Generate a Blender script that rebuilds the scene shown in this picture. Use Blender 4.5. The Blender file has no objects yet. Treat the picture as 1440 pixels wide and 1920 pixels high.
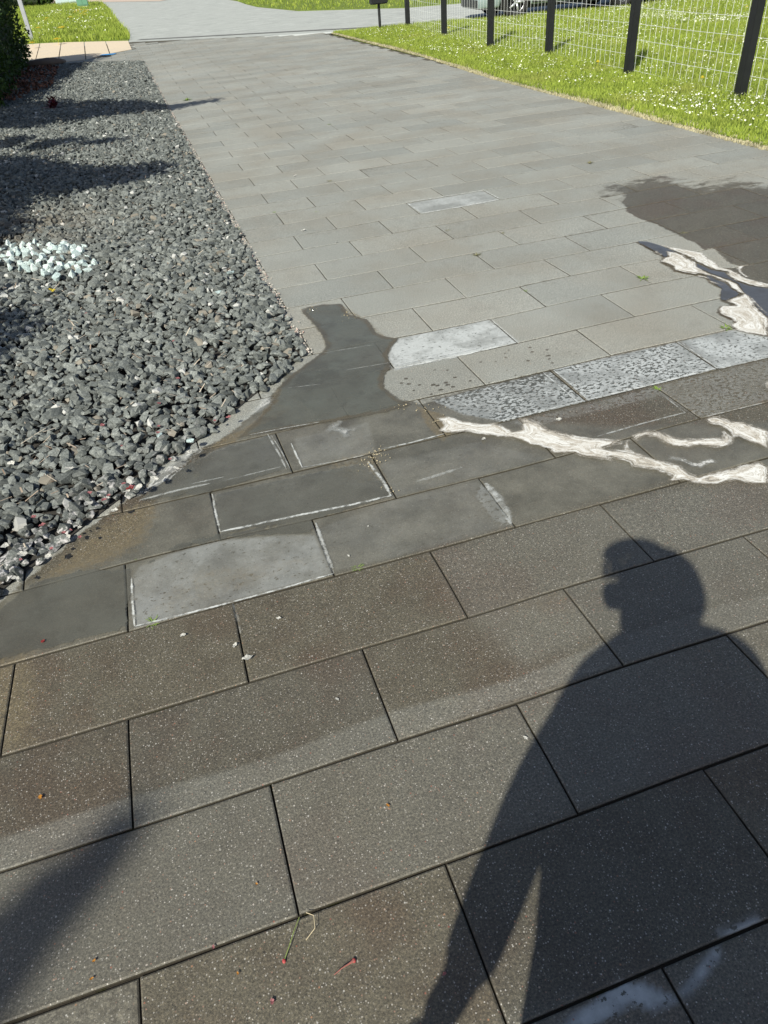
import bpy, bmesh, math, random
import numpy as np
from mathutils import Vector, Matrix
random.seed(7); rng = np.random.default_rng(7)
R = math.radians
sc = bpy.context.scene
# ------------------------------------------------------------------ camera, sky, sun, exposure
CH, FPX, PIT, ROL, YAW = 1.45243, 1349.91, 0.66175, -0.089077, 0.25877
_r0 = Vector((math.cos(YAW), -math.sin(YAW), 0)); _h = Vector((math.sin(YAW), math.cos(YAW), 0))
_F = _h*math.cos(PIT) + Vector((0, 0, -math.sin(PIT))); _U = _h*math.sin(PIT) + Vector((0, 0, math.cos(PIT)))
CR, CU = _r0*math.cos(ROL) + _U*math.sin(ROL), _r0*(-math.sin(ROL)) + _U*math.cos(ROL)
cam = bpy.data.cameras.new('camera'); camo = bpy.data.objects.new('camera', cam); sc.collection.objects.link(camo)
M4 = Matrix((CR, CU, -_F)).transposed().to_4x4(); M4.translation = Vector((0, 0, CH)); camo.matrix_world = M4
cam.sensor_fit = 'VERTICAL'; cam.sensor_height = 24; cam.lens = FPX/1920*24
cam.clip_start = 0.02; cam.clip_end = 600
sc.camera = camo
SUN_AZ, SUN_EL = 40.5, 41.0          # shadows run toward azimuth 40.5 (clockwise from +y)
w = bpy.data.worlds.new('World'); sc.world = w; w.use_nodes = True
nt = w.node_tree; bg = nt.nodes['Background']; sky = nt.nodes.new('ShaderNodeTexSky')
sky.sky_type = 'NISHITA'; sky.sun_disc = False; sky.sun_elevation = R(SUN_EL); sky.sun_rotation = R(SUN_AZ+180)
sky.air_density = 1.0; sky.dust_density = 1.5; sky.ozone_density = 1.0
nt.links.new(sky.outputs[0], bg.inputs[0]); bg.inputs[1].default_value = 0.072
sl = bpy.data.lights.new('sun', 'SUN'); sl.energy = 4.55; sl.angle = R(0.53); sl.color = (1.0, .972, .845)
so = bpy.data.objects.new('sun', sl); sc.collection.objects.link(so)
_sd = Vector((math.sin(R(SUN_AZ))*math.cos(R(SUN_EL)), math.cos(R(SUN_AZ))*math.cos(R(SUN_EL)), -math.sin(R(SUN_EL))))
so.rotation_euler = _sd.to_track_quat('-Z', 'Y').to_euler(); so.location = (-20, -20, 30)
sc.view_settings.view_transform = 'Standard'; sc.view_settings.look = 'None'; sc.view_settings.gamma = 1
sc.view_settings.exposure = 0.42

# ------------------------------------------------------------------ helpers
def at(x, y, z=0.0):
    """point of the photograph (1440x1920) -> point on the plane at height z"""
    a, b = (x-720)/FPX, (960-y)/FPX
    d = _F + CR*a + CU*b
    t = (z-CH)/d.z
    p = d*t
    return (p.x, p.y)
def px(pts, z=0.0): return np.array([at(x, y, z) for x, y in pts])
def zp(s, ox, oy, pts): return [(ox+x/s, oy+y/s) for x, y in pts]
def link(o, parent=None):
    sc.collection.objects.link(o)
    if parent is not None: o.parent = parent
    return o
def tag(o, label=None, cat=None, group=None, kind=None):
    if label: o['label'] = label
    if cat: o['category'] = cat
    if group: o['group'] = group
    if kind: o['kind'] = kind
    return o
def npmesh(name, V, Fq, mat, parent=None, smooth=False, attrs=None, loc=(0, 0, 0)):
    """V (n,3), Fq (m,k) faces all of one size"""
    V = np.asarray(V, np.float32); Fq = np.asarray(Fq, np.int32); k = Fq.shape[1]; m = len(Fq)
    me = bpy.data.meshes.new(name)
    me.vertices.add(len(V)); me.vertices.foreach_set('co', V.ravel())
    me.loops.add(m*k); me.loops.foreach_set('vertex_index', Fq.ravel())
    me.polygons.add(m); me.polygons.foreach_set('loop_start', np.arange(0, m*k, k, dtype=np.int32))
    me.polygons.foreach_set('loop_total', np.full(m, k, np.int32))
    me.polygons.foreach_set('use_smooth', np.full(m, bool(smooth)))
    me.update(calc_edges=True)
    for an, arr in (attrs or {}).items():
        arr = np.asarray(arr, np.float32)
        if arr.ndim == 1:
            a = me.attributes.new(an, 'FLOAT', 'POINT'); a.data.foreach_set('value', arr)
        else:
            a = me.attributes.new(an, 'FLOAT_VECTOR', 'POINT'); a.data.foreach_set('vector', arr.ravel())
    if mat: me.materials.append(mat)
    o = bpy.data.objects.new(name, me); o.location = loc
    return link(o, parent)
def bmobj(name, bm, mat, parent=None, smooth=False):
    me = bpy.data.meshes.new(name); bm.normal_update(); bm.to_mesh(me); bm.free()
    if smooth: me.polygons.foreach_set('use_smooth', np.ones(len(me.polygons), bool))
    if mat: me.materials.append(mat)
    return link(bpy.data.objects.new(name, me), parent)
def empty(name, loc, rz=0):
    o = bpy.data.objects.new(name, None); o.location = loc; o.rotation_euler = (0, 0, rz); return link(o)
def box(bm, x0, x1, y0, y1, z0, z1, bev=0.0, mat=None):
    r = bmesh.ops.create_cube(bm, size=1)
    for v in r['verts']:
        v.co = Vector(((x0+x1)/2+v.co.x*(x1-x0), (y0+y1)/2+v.co.y*(y1-y0), (z0+z1)/2+v.co.z*(z1-z0)))
    if bev: bmesh.ops.bevel(bm, geom=list({e for v in r['verts'] for e in v.link_edges}), offset=bev, segments=2, affect='EDGES')
def tube(bm, pts, rad, n=8, cap=True):
    """rad: float or list"""
    pts = [Vector(p) for p in pts]; rings = []
    for i, p in enumerate(pts):
        d = (pts[min(i+1, len(pts)-1)]-pts[max(i-1, 0)]).normalized()
        a = d.orthogonal().normalized() if abs(d.z) > .95 else d.cross(Vector((0, 0, 1))).normalized(); b = d.cross(a)
        r = rad[i] if isinstance(rad, (list, tuple)) else rad
        rings.append([bm.verts.new(p+(a*math.cos(2*math.pi*j/n)+b*math.sin(2*math.pi*j/n))*r) for j in range(n)])
    for i in range(len(rings)-1):
        for j in range(n): bm.faces.new((rings[i][j], rings[i][(j+1) % n], rings[i+1][(j+1) % n], rings[i+1][j]))
    if cap: bm.faces.new(rings[0][::-1]); bm.faces.new(rings[-1])
def segdist(P, A, B):
    d = B-A; t = np.clip(((P-A)@d)/max(d@d, 1e-12), 0, 1)
    q = P-(A+t[:, None]*d); return np.hypot(q[:, 0], q[:, 1]), t
def sdpoly(P, poly):
    """signed distance in metres, positive inside"""
    poly = np.asarray(poly); dist = np.full(len(P), 1e9); ins = np.zeros(len(P), bool)
    for i in range(len(poly)):
        A, B = poly[i], poly[(i+1) % len(poly)]
        d, _ = segdist(P, A, B); dist = np.minimum(dist, d)
        c = (A[1] > P[:, 1]) != (B[1] > P[:, 1])
        with np.errstate(divide='ignore', invalid='ignore'):
            xi = (B[0]-A[0])*(P[:, 1]-A[1])/(B[1]-A[1]+1e-12)+A[0]
        ins ^= c & (P[:, 0] < xi)
    return np.where(ins, dist, -dist)
def sstep(x, a, b):
    t = np.clip((x-a)/(b-a), 0, 1); return t*t*(3-2*t)

# ------------------------------------------------------------------ node helper
class N:
    def __init__(s, name):
        s.m = bpy.data.materials.new(name); s.m.use_nodes = True; s.t = s.m.node_tree; s.t.nodes.clear()
        s.out = s.t.nodes.new('ShaderNodeOutputMaterial'); s._tc = None
    def n(s, typ, **kw):
        nd = s.t.nodes.new(typ)
        for k, v in kw.items(): setattr(nd, k, v)
        return nd
    def put(s, sock, v):
        if hasattr(v, 'links') or isinstance(v, bpy.types.NodeSocket): s.t.links.new(v, sock)
        else: sock.default_value = v
    def pos(s):
        if s._tc is None: s._tc = s.n('ShaderNodeNewGeometry').outputs['Position']
        return s._tc
    def obj(s): return s.n('ShaderNodeTexCoord').outputs['Object']
    def attr(s, name, vec=False):
        a = s.n('ShaderNodeAttribute', attribute_name=name); return a.outputs['Vector' if vec else 'Fac']
    def math(s, op, a, b=0.0, c=None, clamp=False):
        nd = s.n('ShaderNodeMath', operation=op, use_clamp=clamp); s.put(nd.inputs[0], a); s.put(nd.inputs[1], b)
        if c is not None: s.put(nd.inputs[2], c)
        return nd.outputs[0]
    def vmul(s, v, f):
        nd = s.n('ShaderNodeVectorMath', operation='MULTIPLY'); s.put(nd.inputs[0], v); s.put(nd.inputs[1], f); return nd.outputs[0]
    def vadd(s, v, f):
        nd = s.n('ShaderNodeVectorMath', operation='ADD'); s.put(nd.inputs[0], v); s.put(nd.inputs[1], f); return nd.outputs[0]
    def noise(s, scale, vec=None, detail=3, rough=.55, out='Fac', dist=0.0):
        nd = s.n('ShaderNodeTexNoise'); s.put(nd.inputs['Vector'], vec if vec is not None else s.pos())
        nd.inputs['Scale'].default_value = scale; nd.inputs['Detail'].default_value = detail; nd.inputs['Roughness'].default_value = rough
        nd.inputs['Distortion'].default_value = dist
        return nd.outputs[out]
    def vor(s, scale, vec=None, out='Color', feature='F1', rnd=1.0):
        nd = s.n('ShaderNodeTexVoronoi', feature=feature); s.put(nd.inputs['Vector'], vec if vec is not None else s.pos())
        nd.inputs['Scale'].default_value = scale; nd.inputs['Randomness'].default_value = rnd; return nd.outputs[out]
    def ss(s, x, a, b, lo=0.0, hi=1.0):
        nd = s.n('ShaderNodeMapRange', interpolation_type='SMOOTHSTEP'); s.put(nd.inputs[0], x)
        s.put(nd.inputs[1], a); s.put(nd.inputs[2], b); s.put(nd.inputs[3], lo); s.put(nd.inputs[4], hi); return nd.outputs[0]
    def mix(s, f, a, b, typ='MIX'):
        nd = s.n('ShaderNodeMix', data_type='RGBA', blend_type=typ); s.put(nd.inputs[0], f)
        for i, v in ((6, a), (7, b)):
            if isinstance(v, tuple) and len(v) == 3: v = v+(1,)
            s.put(nd.inputs[i], v)
        return nd.outputs[2]
    def ramp(s, f, stops, interp='LINEAR'):
        nd = s.n('ShaderNodeValToRGB'); s.put(nd.inputs[0], f); cr = nd.color_ramp; cr.interpolation = interp
        while len(cr.elements) < len(stops): cr.elements.new(.5)
        for e, (p, c) in zip(cr.elements, stops): e.position = p; e.color = tuple(c)+(1,)
        return nd.outputs[0]
    def sep(s, v): 
        nd = s.n('ShaderNodeSeparateColor'); s.put(nd.inputs[0], v); return nd.outputs
    def bump(s, h, strength=.5, dist=.002):
        nd = s.n('ShaderNodeBump'); s.put(nd.inputs['Height'], h); s.put(nd.inputs['Strength'], strength); nd.inputs['Distance'].default_value = dist
        return nd.outputs[0]
    def pbr(s, col, rough=.8, spec=.5, normal=None, metal=0.0):
        nd = s.n('ShaderNodeBsdfPrincipled')
        if isinstance(col, tuple) and len(col) == 3: col = col+(1,)
        s.put(nd.inputs['Base Color'], col); s.put(nd.inputs['Roughness'], rough); s.put(nd.inputs['Specular IOR Level'], spec)
        s.put(nd.inputs['Metallic'], metal)
        if normal is not None: s.put(nd.inputs['Normal'], normal)
        return nd.outputs[0]
    def mixs(s, f, a, b):
        nd = s.n('ShaderNodeMixShader'); s.put(nd.inputs[0], f); s.put(nd.inputs[1], a); s.put(nd.inputs[2], b); return nd.outputs[0]
    def done(s, sh): s.t.links.new(sh, s.out.inputs[0]); return s.m
def simple(name, col, rough=.6, var=.25, scale=20, spec=.5, metal=0.0, bump=.3):
    k = N(name); f = k.noise(scale, k.obj(), 4)
    c = k.mix(f, tuple(x*(1-var) for x in col), tuple(min(1, x*(1+var)) for x in col))
    return k.done(k.pbr(c, rough, spec, k.bump(k.noise(scale*6, k.obj(), 3), bump, .002) if bump else None, metal))

# ------------------------------------------------------------------ outlines of the wet and whitened areas (metres, on the ground)
W_ = lambda *p: px(list(p))
PUD = px([(563,580),(578,576),(600,572),(640,570),(655,590),(690,600),(706,625),(724,632),(748,635),(737,650),(728,665),(733,690),(719,706),(721,728),
          (745,748),(775,760),(715,776),(599,796),(500,813),(440,824),(480,790),(512,748),(520,728),(545,704),(575,682),(603,662),(611,650),(604,630),(588,608),(570,592)])
DAMP = px([(-300,1300),(0,1128),(150,1000),(240,935),(330,868),(380,838),(405,828),(440,806),(480,772),(505,745),(520,728),(545,704),(580,678),(603,662),(611,650),(604,630),(588,608),(566,584),(578,576),(600,572),(640,570),
           (655,590),(690,600),(706,625),(724,632),(748,635),(737,650),(728,665),(733,690),(719,706),(722,730),(750,748),(790,758),(812,748),
           (1035,692),(1275,639),(1375,620),(1500,600),(1900,560),(1900,2300),(-300,2300)])
PATCH = px(zp(4,1080,300,[(180,205),(215,185),(300,172),(400,155),(480,132),(560,120),(700,122),(800,160),(860,182),(1000,172),(1100,150),(1180,130),(1260,140),(1330,150),(1440,185),
              (1700,150),(1900,700),(1440,930),(1290,880),(1240,830),(1240,800),(1150,770),(1060,690),(1040,655),(960,672),(900,625),(840,600),(770,565),(600,480),(480,440),(375,385),(380,352),(300,290),(215,262)]))
CHAN = px(zp(5.538,1180,440,[(70,72),(180,72),(330,118),(480,145),(620,175),(760,200),(820,255),(940,345),(1120,345),(1290,320),(1440,300),(1700,300),(1900,1200),(1440,1075),(1200,1040),(1100,1000),(1080,915),
              (1050,885),(940,845),(900,790),(950,745),(1040,730),(950,692),(935,640),(952,570),(900,540),(820,500),(790,460),(700,432),(560,405),(470,385),(380,320),(310,290),(340,235),(262,190),(180,140),(100,95)]))
FOAM = [zp(5.538,1180,440,[(325,116),(480,146),(620,172),(760,198),(820,255),(900,300),(940,345),(1050,372),(1110,400),(1200,455),(1320,490),(1450,520),(1450,560),(1340,552),(1250,530),(1120,490),(1040,450),(1005,420),(1010,395),(880,375),(800,340),(720,300),(640,258),(540,205),(440,168)]),
        zp(5.538,1180,440,[(385,180),(480,195),(560,222),(620,265),(690,298),(702,345),(760,375),(860,420),(960,450),(1060,485),(1130,530),(1180,600),(1205,628),(1140,610),(1060,565),(1000,508),(900,470),(840,440),(720,415),(690,425),(640,415),(540,395),(470,380),(440,340),(400,310),(315,292),(350,250),(400,235)]),
        zp(5.538,1180,440,[(1195,622),(1250,650),(1280,700),(1340,790),(1450,880),(1450,1072),(1200,1035),(1100,1000),(1045,955),(1085,915),(1050,880),(940,840),(903,790),(955,748),(1100,745),(1060,728),(990,692),(1060,672),(1150,650)]),
        zp(5.538,1180,440,[(1295,320),(1190,345),(1165,370),(1180,405),(1240,450),(1200,455),(1130,400),(1110,360),(1130,335),(1200,322)]),
        zp(5.538,1180,440,[(698,428),(760,436),(835,462),(842,485),(910,508),(985,525),(1005,548),(960,540),(880,520),(820,500),(822,470),(770,455),(700,445)]),
        zp(5.538,1180,440,[(262,182),(290,178),(300,198),(345,212),(340,228),(300,215),(266,200)]),
        zp(5.538,1180,440,[(1225,635),(1250,640),(1330,730),(1400,800),(1450,850),(1450,865),(1390,815),(1310,740)]),
        zp(4.3636,790,720,[(120,290),(230,278),(330,310),(480,335),(620,330),(740,392),(825,380),(800,330),(778,285),(860,283),(960,320),(1010,360),(1130,400),(1280,435),(1400,455),(1640,470),(1640,500),(1560,520),(1500,535),(1560,640),(1300,603),(1250,578),(1080,582),(1040,545),(960,515),(880,510),(820,480),(700,452),(560,432),(450,415),(380,402),(280,410),(210,420),(138,392),(185,345)]),
        zp(4.3636,1110,720,[(-60,540),(40,520),(120,545),(200,548),(270,555),(340,572),(460,603),(560,640),(640,660),(720,680),(800,740),(860,768),(900,752),(1050,722),(1200,680),(1360,643),(1450,695),(1450,845),(1300,830),(1180,803),(1000,837),(850,830),(740,800),(625,805),(645,765),(540,722),(420,700),(325,692),(300,652),(150,612),(0,605)]),
        zp(4.3636,1110,720,[(308,432),(360,405),(460,388),(550,393),(620,425),(720,457),(860,460),(980,445),(1045,452),(1070,420),(1045,400),(1085,395),(1145,450),(1155,492),(1100,532),(980,535),(880,518),(780,537),(660,527),(580,492),(520,457),(440,438),(390,460),(368,478),(320,458)]),
        zp(4.3636,1110,720,[(895,296),(980,268),(1050,283),(1140,313),(1240,323),(1340,368),(1450,392),(1450,565),(1380,522),(1280,480),(1200,440),(1150,445),(1105,395),(1030,350),(960,342)]),
        zp(4.3636,1110,720,[(262,550),(275,480),(305,440),(322,450),(295,485),(300,540),(360,585),(430,600),(350,600)]),
        zp(4.3636,1110,720,[(1405,-5),(1460,-10),(1460,60),(1430,58),(1415,30)])]
WEAK = [zp(4.3636,1110,720,[(565,575),(700,590),(850,635),(960,600),(1110,650),(1100,690),(980,690),(900,720),(800,712),(720,670),(600,650)]),
        zp(3.6,360,700,[(530,128),(590,200),(520,255),(430,312),(250,392),(100,482),(45,492),(150,430),(330,310),(440,185)]),
        zp(3.6,360,700,[(-20,520),(60,510),(110,490),(95,540),(40,600),(40,660),(-20,700)]),
        [(390,838),(360,872),(320,905),(262,940),(235,948),(275,905),(310,870),(350,845)],
        zp(3.6,360,700,[(865,398),(900,360),(1000,315),(1045,330),(1030,365),(1095,365),(1140,385),(1095,418),(1080,460),(1000,462),(960,425),(900,430)])]
FILM = [([(748,635),(915,598),(972,641),(742,694),(728,672),(733,650)], .95, 0.0),
        ([(812,750),(1033,694),(1100,752),(945,790),(868,776)], .85, .95),
        ([(1037,693),(1273,641),(1344,691),(1102,751)], .95, .72),
        ([(1277,640),(1378,618),(1440,632),(1460,665),(1346,692)], .9, .35),
        ([(1105,756),(1344,697),(1460,670),(1460,745),(1314,783),(1290,770),(1240,742),(1100,775),(990,800),(960,792)], .24, .8),
        ([(764,381),(907,358),(936,375),(790,400)], .62, 0.0),
        ([(249,1080),(262,1062),(330,1035),(410,1014),(530,1003),(590,1003),(623,1075),(253,1177)], .30, .0),
        ([(398,927),(560,892),(686,866),(732,930),(413,1000)], .12, 0.0),
        ([(262,938),(330,885),(400,845),(505,817),(535,880),(400,905)], .17, 0.0),
        ([(552,822),(690,792),(705,850),(565,880)], .12, .0),
        ([(595,992),(730,940),(895,903),(955,985),(740,1045),(628,1070)], .08, .0),
        ([(905,905),(940,930),(962,985),(930,978),(890,930)], .35, .8),
        ([(715,868),(900,828),(1030,860),(738,930)], .07, 0.0),
        ([(1040,1925),(1100,1888),(1160,1840),(1215,1845),(1262,1868),(1280,1850),(1335,1778),(1352,1775),(1350,1795),(1300,1860),(1265,1878),(1225,1893),(1185,1880),(1150,1902),(1100,1925)], .85, .1),
        ([(1345,1745),(1380,1735),(1420,1715),(1425,1728),(1385,1748),(1350,1755)], .7, .1)]
DRY = [([(-80,1590),(0,1572),(250,1492),(500,1422),(740,1332),(960,1275),(1160,1190),(1300,1150),(1460,1105),(1460,1160),(1363,1191),(1170,1243),(747,1386),(250,1556),(-80,1660)], .30, .006),
       ([(-80,1660),(250,1556),(747,1386),(1170,1243),(1460,1158),(1460,1390),(1083,1513),(835,1621),(562,1716),(0,1918),(-80,1950)], .20, .02),
       ([(-80,1950),(0,1918),(257,1832),(265,1960),(-80,2000)], .20, .01),
       ([(1125,948),(1460,868),(1460,1105),(1160,1190),(980,1250),(870,1150),(815,1032),(962,986)], .20, .05),
       ([(235,1350),(680,1215),(700,1290),(740,1332),(250,1492)], .05, .03),
       ([(950,1905),(1240,1812),(1440,1735),(1500,1960),(960,1990)], .15, .02)]
SILT = [([(500,735),(600,690),(722,700),(760,750),(812,755),(1010,790),(1150,800),(1460,790),(1460,880),(1250,905),(960,985),(625,1078),(240,1182),(-60,1262),(-60,1120),(60,1088),(240,1010),(300,930),(400,860)], .9, .03),
        ([(565,580),(700,600),(730,700),(700,760),(520,760)], .8, .03)]
MUD = [([(60,1092),(150,1012),(240,948),(290,935),(300,960),(270,1020),(200,1060),(110,1085)], .8, .05),
       (zp(3.6,360,700,[(560,120),(600,90),(625,95),(590,200),(690,222),(600,290),(430,372),(280,470),(150,515),(110,505),(200,430),(330,380),(450,300)]), .75, .012),
       (zp(3.6,360,700,[(900,600),(1000,560),(1130,530),(1240,500),(1290,600),(1240,750),(1100,740),(960,700)]), .55, .02),
       ([(565,582),(600,572),(640,570),(690,600),(725,632),(748,635),(735,660),(722,640),(690,612),(640,582),(590,590)], .6, .01),
       ([(780,760),(830,775),(860,800),(830,830),(800,800)], .8, .01),
       ([(1345,540),(1390,552),(1360,565),(1352,560)], .5, .02),
       ([(0,1230),(60,1210),(80,1300),(60,1400),(0,1420),(-60,1420),(-60,1240)], .8, .06),
       ([(300,1110),(380,1060),(470,1060),(560,1040),(580,1060),(470,1100),(330,1150),(270,1160)], .45, .02),
       ([(680,1055),(810,1035),(815,1075),(700,1090)], .3, .02), ([(950,1120),(1050,1105),(1075,1120),(1060,1150),(960,1150)], .35, .015)]
DROP = [([(735,700),(810,748),(1040,690),(1100,660),(1000,640),(860,680)], .40, .1), ([(980,640),(1270,640),(1180,600),(1000,610)], .14, .15), ([(720,710),(800,745),(900,720),(800,690)], .5, .05)]

# ------------------------------------------------------------------ the pavers: measured joints pull the grid slightly out of true
GU, GV = -0.36277, 0.66507
MEAS = [(235,1350,0,2),(250,1555,0,1),(680,1215,1,2),(747,1385,1,1),(1168,1243,2,1),(505,1474,.5,1),(562,1715,.5,0),(970,1322,1.5,1),(1363,1191,2.5,1),(257,1828,0,0),(835,1620,1,0),(1320,1441,2,0),
        (1237,1811,1.5,-1),(435,1131,.5,3),(465,1278,.5,2),(815,1030,1.5,3),(1125,946,2.5,3),(1225,1050,2.5,2),(245,1182,0,3),(625,1078,1,3),(590,977,1,4),(960,986,2,3),(900,898,2,4),(412,1003,.5,4),
        (395,925,.5,5),(738,935,1.5,4),(515,813,1,6),(550,884,1,5),(1100,752,3,5),(1035,694,3,6),(1275,640,4,6),(1344,692,4,5),(1314,784,3.5,4),(1078,618,3.5,7),(1138,665,3.5,6),(970,644,3,7),(920,598,3,8),
        (1127,551,4,8),(1190,592,4,7),(761.4,380.6,3.5,15),(786.4,400.8,3.5,14),(937.5,373.6,4.5,14)]
_mg = np.array([(GU+.6*u, GV+.3*v) for _, _, u, v in MEAS]); _md = px([(m[0], m[1]) for m in MEAS])-_mg
def warp(P):
    num = np.zeros_like(P); den = np.full(len(P), .12)
    for g, d in zip(_mg, _md):
        wgt = np.exp(-((P-g)**2).sum(1)/(2*.20**2)); num += wgt[:, None]*d; den += wgt
    return P+num/den[:, None]
def k_paver():
    k = N('concrete_paver'); P = k.pos()
    tone, dampsd, dry, film, drop, silt, mud, fdrop = [k.attr(a) for a in ('tone', 'dampsd', 'dry', 'film', 'drop', 'silt', 'mud', 'fdrop')]; softr = k.attr('softrim')
    n1 = k.noise(9, P, 5); n2 = k.noise(70, P, 4, .6); n3 = k.noise(900, P, 2, .7); big = k.noise(1.7, P, 4)
    ve = k.sep(k.vor(380, P)); ve2 = k.sep(k.vor(125, P)); ve3 = k.sep(k.vor(235, P)); vd3 = k.vor(235, P, out='Distance'); 
    # dry concrete with fine aggregate
    g = k.mix(n3, (.228, .236, .224), (.352, .364, .344))
    g = k.mix(k.math('MULTIPLY', ve[0], .40), g, (.18, .181, .168))
    g = k.mix(k.ss(big, .35, .7), g, (.245, .238, .212), 'MIX')
    dryc = k.mix(1.0, g, k.mix(tone, (.90, .91, .91), (1.09, 1.075, 1.05)), 'MULTIPLY')
    dryc = k.mix(k.math('MULTIPLY', k.ss(k.noise(6.5, P, 6, .7), .52, .68), .35), dryc, (.19, .185, .165)); dryc = k.mix(k.math('MULTIPLY', k.ss(k.noise(.6, k.vadd(P, (3, 9, 0)), 4), .5, .7), .4), dryc, (.36, .365, .34))
    # damp concrete, darker, grains stand out
    wn = k.mix(k.ss(n3, .25, .75), (.056, .052, .039), (.136, .122, .094))
    wn = k.mix(k.math('MULTIPLY', k.ss(n1, .35, .75), .6), wn, (.062, .052, .037))
    wn = k.mix(k.math('MULTIPLY', k.ss(ve[1], .5, .8), .35), wn, k.mix(ve[0], (.035, .033, .028), (.17, .155, .13)))
    wn = k.mix(k.math('MULTIPLY', k.ss(k.noise(2.3, P, 4), .48, .62), .55), wn, (.082, .060, .043))
    wetc = k.mix(1.0, wn, k.mix(tone, (.90, .90, .90), (1.2, 1.17, 1.10)), 'MULTIPLY')
    # damp mask, ragged at its rim
    e = k.math('ADD', dampsd, k.math('MULTIPLY', k.math('SUBTRACT', k.noise(28, P, 5, .65), .5), .055))
    e = k.math('ADD', e, k.math('MULTIPLY', k.math('MULTIPLY', k.math('SUBTRACT', k.noise(11, k.vmul(P, (.6, 1, 1)), 6, .7), .56), .9), softr))
    wet = k.ss(e, k.math('ADD', -.006, k.math('MULTIPLY', softr, -.06)), k.math('ADD', .008, k.math('MULTIPLY', softr, .10)))
    wet2 = k.math('MULTIPLY', wet, k.math('SUBTRACT', 1.0, k.math('MULTIPLY', dry, k.ss(n2, .1, .9, .75, 1.15))), clamp=True)
    # splashed drops outside it
    dn = k.vor(26, k.vmul(P, (.8, 1.0, 1.0)), out='Distance'); drops = k.ss(k.math('SUBTRACT', k.math('MULTIPLY', drop, .42), k.math('ADD', dn, k.math('MULTIPLY', n2, .25))), -.16, -.12)
    wet3 = k.math('MAXIMUM', wet2, k.math('MULTIPLY', drops, k.math('GREATER_THAN', drop, .02)))
    c = k.mix(wet3, dryc, wetc)
    # silt film that hides the grain
    sc_ = k.mix(k.ss(k.noise(5.5, P, 7, .68), .30, .70), (.082, .080, .066), (.172, .166, .138))
    c = k.mix(k.math('MULTIPLY', k.math('MULTIPLY', silt, wet), k.ss(n2, .2, .8, .65, .95)), c, sc_)
    mc = k.mix(n2, (.085, .07, .045), (.20, .165, .105)); mm = k.ss(k.math('ADD', mud, k.math('MULTIPLY', k.math('SUBTRACT', k.noise(45, P, 5, .7), .5), 1.5)), .25, .95)
    c = k.mix(k.math('MULTIPLY', mm, k.ss(mud, 0, .1)), c, mc)
    mf = k.noise(210, P, 3, .75); c = k.mix(k.math('SUBTRACT', 1.0, k.math('MULTIPLY', k.math('MULTIPLY', silt, wet), .7)), c, k.mix(1.0, c, k.ramp(mf, [(.30, (.50, .50, .50)), (.5, (.95, .95, .95)), (.70, (1.75, 1.72, 1.65))]), 'MULTIPLY'))
    # pale dried cleaner film, eaten by drops
    fcol = k.mix(k.noise(40, P, 5, .7), (.32, .335, .335), (.52, .54, .54))
    stp = k.noise(68, k.vmul(P, (.8, 1.15, 1)), 4, .62)
    eat = k.ss(k.math('ADD', stp, k.math('MULTIPLY', k.math('MULTIPLY', fdrop, k.ss(k.noise(5, P, 4), .3, .7,   .45, 1.35)), .125)), .605, .64, 1.0, 0.0)
    fm = k.math('MULTIPLY', k.math('MULTIPLY', film, eat), k.ss(k.noise(5, P, 6, .65), .35, .66, .50, 1.25), clamp=True)
    c = k.mix(k.ss(film, .2, .8, 0, .85), c, k.mix(n2, (.055, .06, .056), (.12, .125, .118))); c = k.mix(fm, c, fcol)
    # pale and coloured grains
    s3 = k.math('MULTIPLY', k.ss(ve3[0], .66, .72), k.ss(vd3, .40, .22)); s3 = k.math('MULTIPLY', s3, k.math('SUBTRACT', 1.0, k.math('MAXIMUM', k.math('MULTIPLY', silt, .85), k.math('MULTIPLY', fm, .8))))
    c = k.mix(k.math('MULTIPLY', s3, k.ss(wet, 0, 1, .25, .75)), c, k.ramp(ve3[1], [(0, (.30, .28, .25)), (.35, (.48, .45, .41)), (.62, (.22, .19, .16)), (.75, (.02, .02, .02)), (.88, (.33, .19, .14)), (.97, (.60, .57, .53))], 'CONSTANT'))
    sp = k.math('MULTIPLY', k.ss(ve2[0], .915, .93), k.ss(k.vor(125, P, out='Distance'), .27, .18))
    sp = k.math('MULTIPLY', sp, k.math('SUBTRACT', 1.0, k.math('MULTIPLY', silt, .8)))
    c = k.mix(k.math('MULTIPLY', sp, .65), c, k.ramp(ve2[1], [(0, (.45, .42, .38)), (.55, (.62, .60, .56)), (.8, (.42, .22, .12)), (.92, (.30, .10, .07))]))
    sz = k.n('ShaderNodeSeparateXYZ'); k.put(sz.inputs[0], P); c = k.mix(k.ss(k.math('ADD', sz.outputs[2], k.math('MULTIPLY', k.math('SUBTRACT', k.noise(60, P, 4), .5), .004)), -.0020, -.0038), c, k.mix(n2, (.034, .030, .023), (.105, .094, .072)))   # dirt packed in the joints
    rough = k.math('SUBTRACT', .88, k.math('MULTIPLY', wet3, k.ss(n2, .3, .75, .36, .50)))
    rough = k.math('SUBTRACT', rough, k.math('MULTIPLY', k.math('MULTIPLY', silt, wet), .14))
    h = k.math('ADD', k.math('MULTIPLY', n3, .5), k.math('ADD', k.math('MULTIPLY', ve[1], .5), k.math('MULTIPLY', n2, .6)))
    st = k.math('SUBTRACT', .55, k.math('MULTIPLY', k.math('MAXIMUM', k.math('MULTIPLY', silt, wet), fm), .42))
    return k.done(k.pbr(c, rough, .5, k.bump(h, st, .0028)))
M_PAVER = k_paver()

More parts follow.
